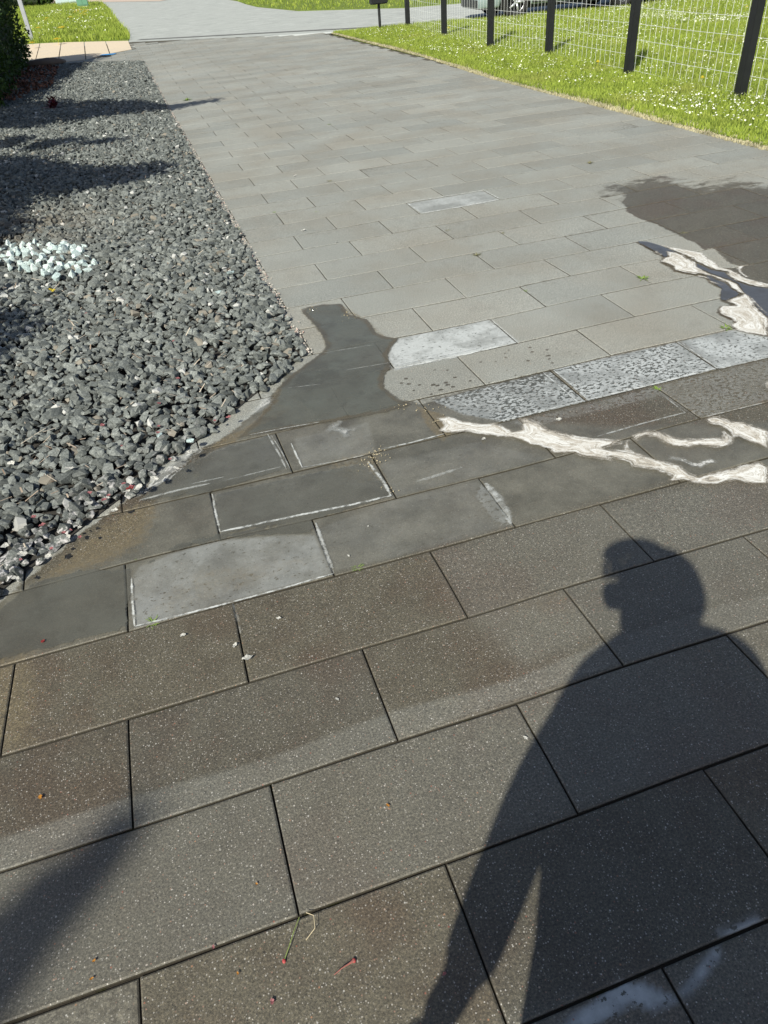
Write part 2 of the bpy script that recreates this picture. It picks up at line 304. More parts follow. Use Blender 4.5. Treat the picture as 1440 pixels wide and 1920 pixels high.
def field(P, specs):
    out = np.zeros(len(P)); 
    for poly, s, soft in specs:
        q = px(poly); lo, hi = q.min(0)-.2, q.max(0)+.2
        m = ((P > lo) & (P < hi)).all(1)
        if m.any():
            d = sdpoly(P[m], q); out[m] = np.maximum(out[m], s*sstep(d, -soft-.002, soft+.002))
    return out
FAR_A, FAR_B = np.array(at(248, 80)), np.array(at(622, 61))     # where the pavers stop at the road
LFT = px([(245, 94), (180, 110), (66, 121)])
def build_pavement():
    groups = {}
    for k in range(-8, 78):
        off = 0.0 if k % 2 else .5
        for n in range(-6, 10):
            x0 = GU+.6*(n+off); y0 = GV+.3*k; cx, cy = x0+.3, y0+.15
            if x0+.6 > 4.96: 
                x1 = 4.80+random.uniform(-.02, .02)
                if x1-x0 < .1: continue
            else: x1 = x0+.6
            if cy > FAR_A[1]+(cx-FAR_A[0])/(FAR_B[0]-FAR_A[0])*(FAR_B[1]-FAR_A[1])-.1: continue
            if cx < .35 and cy > 19.9+max(0, (cx+.4))*1.5: continue
            if cx < -.05 and 3.2 < cy < 17: continue
            if cx < -1.2 and cy > 1.6 and cy < 17: continue
            vis = -1.1 < cx < 2.9 and .1 < cy < 3.6
            mid = (not vis) and .4 < cx < 4.8 and cy < 6.4 and cy > .5
            lod = (60, 30) if vis else ((30, 15) if mid else (2, 2))
            groups.setdefault(lod, []).append((x0, x1, y0, y0+.3))
    Vs, Fs, T, base = [], [], [], 0
    e, c = .0022, .0035
    for (nx, ny), lst in groups.items():
        A = np.array(lst); m = len(A)
        fx = np.linspace(0, 1, nx+1); fy = np.linspace(0, 1, ny+1)
        X = np.concatenate([np.zeros((m, 2)), np.tile(fx, (m, 1)), np.ones((m, 2))], 1)
        X = (A[:, :1]+e+c)+X*(A[:, 1:2]-A[:, :1]-2*(e+c)); X[:, :2] = A[:, :1]+e; X[:, -2:] = A[:, 1:2]-e
        Y = np.concatenate([np.zeros((m, 2)), np.tile(fy, (m, 1)), np.ones((m, 2))], 1)
        ey = e+.0008; Y = (A[:, 2:3]+ey+c)+Y*(A[:, 3:4]-A[:, 2:3]-2*(ey+c)); Y[:, :2] = A[:, 2:3]+ey; Y[:, -2:] = A[:, 3:4]-ey
        zx = np.zeros(nx+5); zx[[0, -1]] = -.03; zx[[1, -2]] = -.0020
        zy = np.zeros(ny+5); zy[[0, -1]] = -.03; zy[[1, -2]] = -.0020
        Z = np.minimum(zx[:, None], zy[None, :])
        a, b = nx+5, ny+5
        XX = np.repeat(X[:, :, None], b, 2); YY = np.repeat(Y[:, None, :], a, 1)
        cx = (A[:, 0]+A[:, 1])[:, None, None]/2; cy = (A[:, 2]+A[:, 3])[:, None, None]/2
        tx = rng.normal(0, .0014, (m, 1, 1)); ty = rng.normal(0, .0022, (m, 1, 1)); tz = rng.normal(-.0008, .0004, (m, 1, 1))
        ZZ = Z[None]+tz+tx*(XX-cx)+ty*(YY-cy)
        th = rng.normal(0, .0022, (m, 1, 1)); XR = cx+(XX-cx)-(YY-cy)*th; YR = cy+(YY-cy)+(XX-cx)*th
        V = np.stack([XR, YR, ZZ], -1).reshape(-1, 3)
        i, j = np.meshgrid(np.arange(a-1), np.arange(b-1), indexing='ij')
        q = np.stack([i*b+j, (i+1)*b+j, (i+1)*b+j+1, i*b+j+1], -1).reshape(-1, 4)
        Fq = (q[None]+(np.arange(m)*a*b)[:, None, None]).reshape(-1, 4)+base
        Vs.append(V); Fs.append(Fq); T.append(np.repeat(rng.random(m), a*b)); base += len(V)
    V = np.concatenate(Vs); F = np.concatenate(Fs); V[:, :2] = warp(V[:, :2]); P = V[:, :2].copy()
    near = (P[:, 1] < 7) & (P[:, 0] > -1.6)
    damp = np.full(len(P), -1.0); ii = np.where(near)[0]; Pn = P[ii]
    d = sdpoly(Pn, DAMP)
    # the strip of the upper wet patch fades softly at its back rim
    for q in (PATCH, CHAN): d = np.maximum(d, sdpoly(Pn, q))
    damp[ii] = np.clip(d, -1, .3)
    sr = np.zeros(len(P)); sr[ii] = field(Pn, [([(1090, 380), (1100, 300), (1500, 300), (1500, 352), (1330, 362), (1250, 345), (1180, 362), (1145, 385)], 1.0, .08)]); at_ = {'tone': np.concatenate(T), 'dampsd': damp, 'softrim': sr}
    for nm, spec in (('dry', DRY), ('silt', SILT), ('mud', MUD), ('drop', DROP)):
        v = np.zeros(len(P)); v[ii] = field(Pn, spec); at_[nm] = v
    fl, fd = np.zeros(len(P)), np.zeros(len(P)); fl[ii] = field(Pn, [(a, b, .004) for a, b, _ in FILM])
    for poly, s, dd in FILM: fd[ii] = np.maximum(fd[ii], dd*(sdpoly(Pn, px(poly)) > -.01))
    at_['film'] = fl; at_['fdrop'] = fd
    o = npmesh('pavement', V, F, M_PAVER, attrs=at_); tag(o, kind='structure'); return o
build_pavement()

# ------------------------------------------------------------------ ground sheets, road, lawns
def sheet(name, pts, z, mat, kind='structure', thick=0.0):
    bm = bmesh.new(); vs = [bm.verts.new((p[0], p[1], z)) for p in pts]; f = bm.faces.new(vs)
    if f.calc_area() and f.normal.z < 0: f.normal_flip()
    bm.normal_update()
    if f.normal.z < 0: f.normal_flip()
    if thick:
        r = bmesh.ops.extrude_face_region(bm, geom=[f])
        for v in r['geom']:
            if isinstance(v, bmesh.types.BMVert): v.co.z = z
        for v in vs: v.co.z = z-thick
    bmesh.ops.triangulate(bm, faces=bm.faces[:])
    o = bmobj(name, bm, mat); tag(o, kind=kind); return o
def k_sand():
    k = N('joint_sand'); c = k.mix(k.noise(260, detail=3), (.045, .040, .032), (.15, .138, .112)); c = k.mix(k.ss(k.noise(14), .58, .66), c, (.07, .075, .03))
    sx = k.n('ShaderNodeSeparateXYZ'); k.put(sx.inputs[0], k.pos()); wy = k.math('SUBTRACT', sx.outputs[1], k.math('MULTIPLY', sx.outputs[0], .35)); c = k.mix(k.ss(k.math('ADD', wy, k.math('MULTIPLY', k.noise(3), .3)), 3.15, 2.95), c, k.mix(1.0, c, (.30, .28, .26), 'MULTIPLY'))
    return k.done(k.pbr(c, .95, .2, k.bump(k.noise(300), .6, .003)))
def k_asphalt():
    k = N('asphalt'); P = k.pos(); sp = k.sep(k.vor(75, P)); c = k.mix(k.noise(240, P, 3), (.30, .312, .302), (.52, .54, .52))
    c = k.mix(k.math('MULTIPLY', sp[0], .35), c, (.27, .28, .27)); c = k.mix(1.0, c, k.ramp(k.noise(2.6, k.vmul(P, (.6, 1, 1)), 9, .85), [(.34, (.66, .66, .66)), (.66, (1.30, 1.30, 1.28))]), 'MULTIPLY'); c = k.mix(k.ss(k.noise(.9, k.vmul(P, (.6, 1, 1)), 6, .65), .42, .68), c, (.38, .395, .375))
    c = k.mix(k.math('MULTIPLY', k.ss(k.noise(2.2, k.vmul(P, (.35, 2.2, 1)), 4), .60, .70), .3), c, (.22, .225, .215))
    return k.done(k.pbr(c, .85, .3, k.bump(k.noise(150, P), .5, .004)))
def k_turf():
    k = N('turf_soil'); c = k.mix(k.noise(14, detail=5), (.10, .15, .03), (.24, .30, .07)); c = k.mix(k.ss(k.noise(2.1, detail=4), .55, .75), c, (.20, .18, .075))
    return k.done(k.pbr(c, .95, .1, k.bump(k.noise(60), 1, .03)))
def k_slab():
    k = N('sand_slab'); c = k.mix(k.noise(30, detail=5), (.56, .46, .34), (.70, .59, .45)); c = k.mix(k.ss(k.noise(1.6, detail=4), .5, .8), c, (.55, .48, .39))
    return k.done(k.pbr(c, .85, .3, k.bump(k.noise(200), .4, .002)))
M_SAND, M_ASPH, M_TURF, M_SLAB = k_sand(), k_asphalt(), k_turf(), k_slab()
M_CONC = simple('concrete_kerb', (.58, .60, .57), .85, .2, 12)
sheet('ground', [(-150, -60), (150, -60), (150, 200), (-150, 200)], -.06, M_TURF)
sheet('sand_bed', [(-4.5, -3), (4.85, -3), (4.85, 19.5), (.5, 24), (-4.5, 24)], -.0078, M_SAND)
sheet('road', [(-60, 22.9), (-2.5, 24.3), (.55, 23.55), (4.9, 19.6), (6.6, 18.9), (9.4, 18.0), (12, 17.6), (60, 15), (120, 60), (120, 150), (-90, 150)], -.007, M_ASPH)
a, b = at(248, 80), at(622, 61)
_zf = [0]
def strip(name, p, q, w0, w1, z, mat):
    p, q = Vector(p), Vector(q); d = (q-p).normalized(); nrm = Vector((-d.y, d.x)); 
    return sheet(name, [tuple(p+nrm*w0), tuple(q+nrm*w0), tuple(q+nrm*w1), tuple(p+nrm*w1)], z, mat)
strip('road_kerb', at(246, 88), (5.1, 19.35), .02, .42, -.002, M_CONC)
strip('road_joint', at(252, 76), at(700, 52), .10, .32, .0015, simple('dark_asphalt_joint', (.17, .17, .165), .9, .3, 8))
strip('road_crack', at(275, 84), at(312, 79), -.05, .09, .003, simple('bitumen_patch', (.16, .16, .155), .9, .3, 8))
# sand coloured footpath: five slabs with open joints between them
tops = [at(48, 84), at(75, 82), at(115, 80), at(158, 79), at(198, 78), at(241, 77)]; bots = [at(30, 128), at(65, 120), at(109, 118), at(161, 112), at(206, 101), at(248, 93)]
bmf = bmesh.new()
for i in range(5):
    t0, t1, b0, b1 = [Vector((*q, 0)) for q in (tops[i], tops[i+1], bots[i], bots[i+1])]
    t0, t1 = t0.lerp(t1, .022), t0.lerp(t1, .978); b0, b1 = b0.lerp(b1, .022), b0.lerp(b1, .978)
    lo = [bmf.verts.new((q.x, q.y, -.03)) for q in (b0, b1, t1, t0)]; hi = [bmf.verts.new((q.x, q.y, .008)) for q in (b0, b1, t1, t0)]
    bmf.faces.new(hi); [bmf.faces.new((lo[j], lo[(j+1) % 4], hi[(j+1) % 4], hi[j])) for j in range(4)]
tag(bmobj('footpath', bmf, M_SLAB), kind='structure')
sheet('far_path', [at(158, 4.5), at(300, 2.2), (8, 62), (8, 120), (-60, 120), (-12, 66)], .004, simple('pinkish_path', (.50, .40, .33), .9, .2, 4))

LAWN_R = [(4.84, -3), (4.80, 3), (4.76, 5.0), (4.72, 7.8), (4.72, 9.6), (4.95, 13.3), (4.98, 16), (4.95, 19.45), (6.6, 18.85), (7.9, 18.55), (9.37, 18.0), (12, 17.75), (13.3, 17.6), (22, 16.5), (22, -3)]
LAWN_L = [at(-60, 90), at(62, 82), at(241, 76), at(243, 66), at(226, 50), at(218, 40), at(208, 22), at(192, 6), at(150, 2.5), (-30, 66), (-30, 26)]
LAWN_F = [at(445, 2), at(462, 8), at(482, 13), at(560, 20.5), at(760, 14.5), (12, 24), (40, 20), (60, 50), (40, 90), (6, 60)]
for nm, poly in (('lawn', LAWN_R), ('verge', LAWN_L), ('far_lawn', LAWN_F)): sheet(nm, poly, .012, M_TURF, thick=.07)
def k_grass(name, lo, hi, tip):
    k = N(name); t = k.attr('tipf'); r = k.attr('rnd'); P = k.pos()
    c = k.mix(r, lo, hi); c = k.mix(k.math('MULTIPLY', k.ss(k.noise(1.3, P, 4), .5, .72), .7), c, (.36, .34, .12)); c = k.mix(k.math('MULTIPLY', k.ss(k.noise(3.7, P, 5, .65), .48, .62), .65), c, tuple(v*.52 for v in lo)); c = k.mix(k.math('MULTIPLY', t, .5), c, tip)
    d = k.n('ShaderNodeBsdfDiffuse'); k.put(d.inputs[0], c); tr = k.n('ShaderNodeBsdfTranslucent'); k.put(tr.inputs[0], c)
    return k.done(k.mixs(.35, d.outputs[0], tr.outputs[0]))
M_GRASS = k_grass('grass_blades', (.18, .28, .035), (.42, .50, .075), (.52, .60, .15))
def blades(name, poly, n, h0, h1, wd, bias=None, mat=None, z=.012):
    P = np.asarray(poly); lo, hi = P.min(0), P.max(0); Q = rng.uniform(lo, hi, (int(n*4), 2))
    if bias is not None: Q = Q[rng.random(len(Q)) < bias(Q)]
    Q = Q[sdpoly(Q, P) > -.03][:n]; m = len(Q)
    ang = rng.uniform(0, 2*np.pi, m); h = rng.uniform(h0, h1, m)*(.7+.6*np.clip(np.sin(Q[:, 0]*2.1)+np.cos(Q[:, 1]*1.7), -1, 1)*.5+.3); lean = rng.uniform(.1, .9, m)*h; la = rng.uniform(0, 2*np.pi, m)
    dx, dy = np.cos(ang)*wd/2, np.sin(ang)*wd/2; z0 = np.full(m, z)
    L = np.stack([np.cos(la), np.sin(la)], 1)
    v0 = np.stack([Q[:, 0]-dx, Q[:, 1]-dy, z0], 1); v1 = np.stack([Q[:, 0]+dx, Q[:, 1]+dy, z0], 1)
    mp = Q+L*(lean*.35)[:, None]; v2 = np.stack([mp[:, 0]+dx*.7, mp[:, 1]+dy*.7, z0+h*.6], 1); v3 = np.stack([mp[:, 0]-dx*.7, mp[:, 1]-dy*.7, z0+h*.6], 1)
    tp = Q+L*lean[:, None]; v4 = np.stack([tp[:, 0]+dx*.15, tp[:, 1]+dy*.15, z0+h], 1); v5 = np.stack([tp[:, 0]-dx*.15, tp[:, 1]-dy*.15, z0+h], 1)
    V = np.stack([v0, v1, v2, v3, v4, v5], 1).reshape(-1, 3); b = (np.arange(m)*6)[:, None]
    F = np.concatenate([b+[0, 1, 2, 3], b+[3, 2, 4, 5]]); 
    o = npmesh(name, V, F, mat or M_GRASS, attrs={'tipf': np.tile([0, 0, .6, .6, 1, 1], m), 'rnd': np.repeat(rng.random(m), 6)})
    return o
def bR(Q): return np.clip(1.25-(Q[:, 0]-4.7)/9, .12, 1)*np.clip(1.3-Q[:, 1]/40, .2, 1)*(Q[:, 1] > 3.2)*(Q[:, 0] < 4.9+(Q[:, 1]-2.2)*.95)
tag(blades('grass', LAWN_R, 300000, .03, .075, .0075, bR), 'short sunlit lawn grass growing on both sides of the wire fence', 'grass', kind='stuff')
tag(blades('verge_grass', LAWN_L, 60000, .06, .16, .022, lambda Q: np.clip(1.1-(Q[:, 1]-24)/50, .15, 1)*(Q[:, 0] > -6)), 'long unmown grass growing behind the sand coloured footpath', 'grass', kind='stuff')
tag(blades('far_grass', LAWN_F, 26000, .04, .09, .03, lambda Q: (Q[:, 0] < 16)*(Q[:, 1] < 46)*1.0), 'strip of mown grass on the far side of the grey road', 'grass', kind='stuff')
# straw-coloured creeping fringe where the lawn meets the pavers
M_STRAW = k_grass('straw_blades', (.46, .42, .24), (.66, .60, .40), (.75, .70, .52))
edge = [(4.66, 3), (4.66, 9.6), (4.88, 13.3), (4.92, 19.4), (5.02, 19.4), (5.0, 13.3), (4.86, 9.6), (4.86, 3)]
tag(blades('dry_grass_fringe', edge, 26000, .008, .035, .010, None, M_STRAW, .0), 'pale dry creeping grass fringe along the paver edge of the lawn', 'grass', kind='stuff')

# daisies
M_PETAL = simple('white_petal', (.72, .74, .60), .7, .15, 40, bump=0)
M_YEL = simple('yellow_petal', (.80, .60, .03), .6, .15, 40, bump=0)
def discs(name, Q, r, z, mat, nside=6):
    m = len(Q); a = np.arange(nside)/nside*2*np.pi; rr = r*rng.uniform(.6, 1.3, m); tl = rng.normal(0, .35, (m, 2))
    dx, dy = np.cos(a)[None]*rr[:, None], np.sin(a)[None]*rr[:, None]
    zz = z[:, None]+dx*tl[:, :1]+dy*tl[:, 1:]
    V = np.stack([Q[:, :1]+dx, Q[:, 1:]+dy, zz], -1); cen = np.stack([Q[:, 0], Q[:, 1], z-rr*.25], -1)[:, None]
    V = np.concatenate([V, cen], 1).reshape(-1, 3)
    i = np.arange(nside); F = np.stack([i, (i+1) % nside, np.full(nside, nside)], -1)
    F = (F[None]+(np.arange(m)*(nside+1))[:, None, None]).reshape(-1, 3)
    return npmesh(name, V, F, mat)
def clumpy(poly, n, cl, sd, bias=None):
    P = np.asarray(poly); lo, hi = P.min(0), P.max(0); C = rng.uniform(lo, hi, (cl*6, 2)); C = C[sdpoly(C, P) > 0]
    if bias is not None: C = C[rng.random(len(C)) < bias(C)]
    C = C[:cl]; Q = C[rng.integers(0, len(C), n)]+rng.normal(0, sd, (n, 2)); u = rng.uniform(lo, hi, (n*6, 2)); u = u[sdpoly(u, P) > .1]
    if bias is not None: u = u[rng.random(len(u)) < bias(u)]
    Q = np.concatenate([Q, u[:n//2]]); return Q[sdpoly(Q, P) > .05]
vis = [(4.85, 4), (4.8, 9.6), (5.0, 13.3), (5.0, 19), (9.3, 17.8), (14, 17.4), (14, 11)]
Q = clumpy(vis, 7500, 170, .30); Q = Q[Q[:, 0] < 4.9+(Q[:, 1]-2.2)*.95]
tag(discs('daisies', Q, .0082, rng.uniform(.05, .085, len(Q)), M_PETAL), 'white daisies scattered through the lawn round the wire fence', 'daisies', kind='stuff')
Q = np.concatenate([np.array(at(x, y))+rng.normal(0, .25, (110, 2)) for x, y in [(1215, 36), (1235, 38), (1260, 37), (1225, 33), (1290, 45), (1350, 42), (1195, 37)]])
tag(discs('daisy_drift', Q, .010, rng.uniform(.05, .085, len(Q)), M_PETAL), 'dense white drift of daisies on the lawn behind the fence', 'daisies', kind='stuff')
Q = clumpy(LAWN_L, 420, 60, .3, lambda C: (C[:, 0] > -3)*(C[:, 1] < 50)*1.0)
tag(discs('verge_daisies', Q, .022, rng.uniform(.08, .16, len(Q)), M_PETAL), 'white flower heads scattered in the long verge grass', 'daisies', kind='stuff')
def dandelion_mesh(r):
    bm = bmesh.new(); tube(bm, [(0, 0, -.10), (.006, 0, -.04), (0, 0, 0)], .003, 5)
    for k_ in range(3):
        rr = r*(1-.28*k_); z = .004+.007*k_
        c0 = bm.verts.new((0, 0, z+.004)); ring = [bm.verts.new((math.cos(i*math.pi/8)*rr*(1 if i % 2 else .8), math.sin(i*math.pi/8)*rr*(1 if i % 2 else .8), z)) for i in range(16)]
        for i in range(16): bm.faces.new((c0, ring[i], ring[(i+1) % 16]))
    me = bpy.data.meshes.new('dandelion'); bm.to_mesh(me); bm.free(); me.materials.append(M_YEL); return me
dm, dms = dandelion_mesh(.10), dandelion_mesh(.028)
spots = [(138, 16), (145, 19), (152, 18), (160, 19), (163, 21), (155, 25), (160, 27), (150, 26), (142, 20), (165, 18), (112, 51), (115, 52), (88, 34), (85, 38), (107, 73), (72, 52), (132, 32), (60, 80), (147, 21), (158, 22), (140, 23), (118, 50)]
for i, (x, y) in enumerate(spots):
    o = link(bpy.data.objects.new('dandelion', dm)); q = at(x, y, .14); o.location = (q[0], q[1], .14); o.scale = [random.uniform(.8, 1.3)]*3
    tag(o, 'yellow dandelion head in the long verge grass behind the footpath', 'dandelion', 'dandelions in the verge')
for x, y, lb in [(1121, 116, 'yellow dandelion in the lawn between the second and third nearest fence posts'), (1317, 146, 'yellow dandelion in the lawn between the two nearest fence posts'),
                 (1400, 13, 'yellow dandelion far up the lawn beside the top of the nearest post'), (841, 53, 'yellow dandelion on the lawn close beside the second farthest fence post'), (1098, 29, 'yellow dandelion near the far rim of the lawn by the parked pale car')]:
    o = link(bpy.data.objects.new('dandelion', dms)); q = at(x, y, .07); o.location = (q[0], q[1], .07); tag(o, lb, 'dandelion', 'dandelions in the lawn')

# ------------------------------------------------------------------ gravel
def stone_tpl(npts, seed):
    """angular crushed stone: hull of a few points on a squashed ball"""
    r = random.Random(seed); bm = bmesh.new()
    for _ in range(npts):
        v = Vector((r.gauss(0, 1), r.gauss(0, 1), r.gauss(0, 1))).normalized(); bm.verts.new(v*r.uniform(.8, 1.05))
    bmesh.ops.convex_hull(bm, input=bm.verts[:]); bmesh.ops.delete(bm, geom=[v for v in bm.verts if not v.link_faces], context='VERTS')
    bmesh.ops.triangulate(bm, faces=bm.faces[:]); bmesh.ops.recalc_face_normals(bm, faces=bm.faces[:])
    bm.verts.ensure_lookup_table(); bm.verts.index_update(); V = np.array([v.co[:] for v in bm.verts]); F = np.array([[v.index for v in f.verts] for f in bm.faces]); bm.free()
    return V, F
T2 = [stone_tpl(15, s) for s in range(14)]; T1 = [stone_tpl(9, 50+s) for s in range(10)]
def rotm(m):
    q = rng.normal(size=(m, 4)); q /= np.linalg.norm(q, axis=1)[:, None]; w_, x, y, z = q.T
    return np.stack([np.stack([1-2*(y*y+z*z), 2*(x*y-z*w_), 2*(x*z+y*w_)], -1), np.stack([2*(x*y+z*w_), 1-2*(x*x+z*z), 2*(y*z-x*w_)], -1), np.stack([2*(x*z-y*w_), 2*(y*z+x*w_), 1-2*(x*x+y*y)], -1)], 1)
def scatter(C, size, tpls, flat=.75):
    Vs, Fs, Id, base = [], [], [], 0
    which = rng.integers(0, len(tpls), len(C))
    for t, (V, F) in enumerate(tpls):
        ix = np.where(which == t)[0]; m = len(ix)
        if not m: continue
        S = size[ix][:, None]*rng.uniform([.75, .6, .45], [1.15, .95, .8], (m, 3))
        L = V[None]*S[:, None, :]; Rm = rotm(m); L = np.einsum('mij,mvj->mvi', Rm, L); L[..., 2] *= flat
        W = L+C[ix][:, None, :]; Vs.append(W.reshape(-1, 3)); Fs.append((F[None]+(np.arange(m)*len(V))[:, None, None]).reshape(-1, 3)+base); Id.append(np.repeat(rng.random(m), len(V))); base += m*len(V)
    return np.concatenate(Vs), np.concatenate(Fs), np.concatenate(Id)
GRAV = np.array([(-3.2, .6)]+[at(-30, 1150), at(0, 1118), at(60, 1072), at(150, 1000), at(230, 938), at(330, 858), at(400, 812), at(470, 752), at(525, 708), at(578, 665)]+
                [(.50, 3.3), (.49, 8), (.49, 12), (.53, 17.7), (-.3, 18.4), (-1.25, 19.2), (-3.6, 19.4), (-3.6, .6)])
def k_gravel(name, lo, hi, odd=True, wet=None):
    k = N(name); r = k.attr('rid'); P = k.pos()
    c = k.mix(r, lo, hi); n = k.noise(130, P, 6, .85)
    c = k.mix(1.0, c, k.ramp(n, [(.28, (.35, .35, .35)), (.5, (.92, .94, .92)), (.70, (2.1, 2.1, 2.05))]), 'MULTIPLY')
    c = k.mix(k.math('MULTIPLY', k.ss(k.noise(30, k.vmul(P, (1, 3, 3)), 5, .7, dist=2), .64, .72), .55), c, (.34, .35, .345))
    if odd:
        rr = k.math('FRACT', k.math('MULTIPLY', r, 37.3))
        c = k.mix(k.math('GREATER_THAN', rr, .982), c, (.46, .46, .44)); c = k.mix(k.math('GREATER_THAN', k.math('FRACT', k.math('MULTIPLY', r, 91.7)), .975), c, (.22, .20, .165))
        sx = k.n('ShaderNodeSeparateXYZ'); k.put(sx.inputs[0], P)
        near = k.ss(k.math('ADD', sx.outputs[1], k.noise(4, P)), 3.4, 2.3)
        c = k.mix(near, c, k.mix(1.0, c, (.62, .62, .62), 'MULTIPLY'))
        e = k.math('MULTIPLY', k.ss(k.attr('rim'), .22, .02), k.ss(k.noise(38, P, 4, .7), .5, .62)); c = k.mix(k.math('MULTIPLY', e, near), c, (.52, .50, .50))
        db = k.math('MULTIPLY', k.attr('dirt'), k.ss(k.noise(5, P, 4), .35, .6)); c = k.mix(k.math('MULTIPLY', db, .6), c, (.13, .095, .06))
    return k.done(k.pbr(c, .72, .4, k.bump(k.noise(320, P, 3), .5, .002)))
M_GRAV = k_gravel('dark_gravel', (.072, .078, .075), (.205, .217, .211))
def gravel():
    out = []
    sp = .0315
    xs = np.arange(-3.4, .6, sp); ys = np.arange(.6, 19.5, sp*.9); X, Y = np.meshgrid(xs, ys); X = X+((np.arange(len(ys)) % 2)*sp/2)[:, None]
    C = np.stack([X.ravel(), Y.ravel()], 1); C += rng.normal(0, sp*.28, C.shape)
    C = C[C[:, 0] > -1.35-.118*C[:, 1]]                       # nothing of the bed farther left shows
    ext = rng.uniform(GRAV.min(0), GRAV.max(0), (9000, 2)); ext = ext[ext[:, 0] > -1.35-.118*ext[:, 1]]; C = np.concatenate([C, ext])
    d = sdpoly(C, GRAV); C = C[d > .012+rng.uniform(-.03, .012, len(C))]; d = sdpoly(C, GRAV)
    pile = np.clip(d/.25, 0, 1)*.022+.012*np.sin(C[:, 0]*5.1+C[:, 1]*3.3)*np.clip(d/.3, 0, 1)
    z = .008+pile+rng.uniform(0, .016, len(C)); size = np.clip(rng.lognormal(math.log(.0242), .34, len(C)), .012, .045)
    C3 = np.column_stack([C, z]); nr = C[:, 1] < 6.5
    V1, F1, I1 = scatter(C3[nr], size[nr], T2); V2, F2, I2 = scatter(C3[~nr], size[~nr]*1.1, T1)
    V = np.concatenate([V1, V2]); F = np.concatenate([F1, F2+len(V1)]); I = np.concatenate([I1, I2])
    rim = np.clip(-sdpoly(V[:, :2].astype(float), GRAV)*-1, -.1, 1) if len(V) < 1 else None
    rimv = np.full(len(V), 1.0); m = V[:, 1] < 3.6; rimv[m] = sdpoly(V[m][:, :2].astype(float), GRAV)
    dirt = np.exp(-(((V[:, 0]+1.0)/.55)**2+((V[:, 1]-5.9)/.55)**2))
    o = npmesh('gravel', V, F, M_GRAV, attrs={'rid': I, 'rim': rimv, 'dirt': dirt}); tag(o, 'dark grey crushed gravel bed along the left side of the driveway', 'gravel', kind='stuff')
gravel()
bed = np.array(GRAV); sheet('gravel_soil', [tuple(q) for q in bed*[1, 1]+[-.02, 0]], .004, simple('dark_soil', (.035, .032, .028), .95, .4, 20))

# pale grit and dry bits along the rim of the bed and among the stones
ed = np.array([at(578, 665), (.52, 3.35), (.515, 8), (.515, 12), (.55, 17.6)]); seg = rng.integers(0, 4, 1500); wgt = np.array([.08, .45, .25, .22]); seg = rng.choice(4, 1500, p=wgt); tt = rng.random(1500)
Q = ed[seg]+(ed[seg+1]-ed[seg])*tt[:, None]+np.column_stack([rng.normal(0, .012, 1500), rng.normal(0, .01, 1500)])
V, F, I = scatter(np.column_stack([Q, rng.uniform(.002, .012, 1500)]), rng.uniform(.003, .009, 1500), T1); kg = N('pale_grit')
tag(npmesh('edge_grit', V, F, kg.done(kg.pbr(kg.ramp(kg.attr('rid'), [(0, (.42, .38, .33)), (.45, (.60, .56, .50)), (.75, (.50, .34, .30)), (.9, (.2, .2, .19))]), .85, .3)), attrs={'rid': I}), 'pale pinkish grit strewn along the rim between gravel bed and pavers', 'grit', kind='stuff')
C = rng.uniform([-1.9, 1.9], [.45, 9], (3000, 2)); C = C[(sdpoly(C, GRAV) > .03) & (C[:, 0] > -1.2-.1*C[:, 1])][:900]
M_BITS = N('dry_bits'); M_BITS = M_BITS.done(M_BITS.pbr(M_BITS.mix(M_BITS.attr('rnd'), (.20, .13, .09), (.60, .52, .42)), .85, .3))
m = len(C); an = rng.uniform(0, np.pi, m); L_ = rng.uniform(.006, .028, m); W2 = rng.uniform(.001, .003, m); zc = rng.uniform(.050, .062, m)
dx, dy = np.cos(an)*L_, np.sin(an)*L_; ex, ey2 = -np.sin(an)*W2, np.cos(an)*W2; tz = rng.normal(0, .25, m)*L_
V = np.stack([np.stack([C[:, 0]-dx-ex, C[:, 1]-dy-ey2, zc-tz], 1), np.stack([C[:, 0]+dx-ex, C[:, 1]+dy-ey2, zc+tz], 1), np.stack([C[:, 0]+dx+ex, C[:, 1]+dy+ey2, zc+tz], 1), np.stack([C[:, 0]-dx+ex, C[:, 1]-dy+ey2, zc-tz], 1)], 1).reshape(-1, 3)
tag(npmesh('dry_bits', V, np.arange(m*4).reshape(-1, 4), M_BITS, attrs={'rnd': np.repeat(rng.random(m), 4)}), 'dry stalks and chips scattered over the dark gravel', 'litter', kind='stuff')

# heap of pale stones, each one a thing
M_PALE = k_gravel('pale_stone', (.36, .44, .45), (.60, .67, .66), odd=False)
tm = []
for V, F in T2[:8]:
    me_o = npmesh('pale_stone', V*[1, .8, .62], F, M_PALE, attrs={'rid': np.full(len(V), rng.random())}); tm.append(me_o.data); bpy.data.objects.remove(me_o)
HEAP = px([(-40, 480), (0, 475), (60, 470), (130, 475), (180, 483), (192, 500), (185, 520), (150, 532), (110, 540), (75, 528), (40, 520), (0, 518), (-40, 520)])
lo, hi = HEAP.min(0), HEAP.max(0); cnt = 0; placed = []
while cnt < 95:
    q = rng.uniform(lo, hi)
    if sdpoly(q[None], HEAP)[0] < .0: continue
    if placed and min(np.hypot(*(q-p)) for p in placed) < .036: 
        if random.random() < .97: continue
    placed.append(q); cnt += 1
    o = link(bpy.data.objects.new('pale_stone', tm[cnt % 8])); s = random.uniform(.026, .043); o.scale = (s, s, s)
    o.rotation_euler = [random.uniform(0, 6.28) for _ in range(3)]; o.location = (q[0], q[1], .05+random.uniform(0, .016))
    tag(o, 'pale blue-green stone in the heap on the dark gravel at the left edge', 'stone', 'pale stones heaped on the dark gravel')
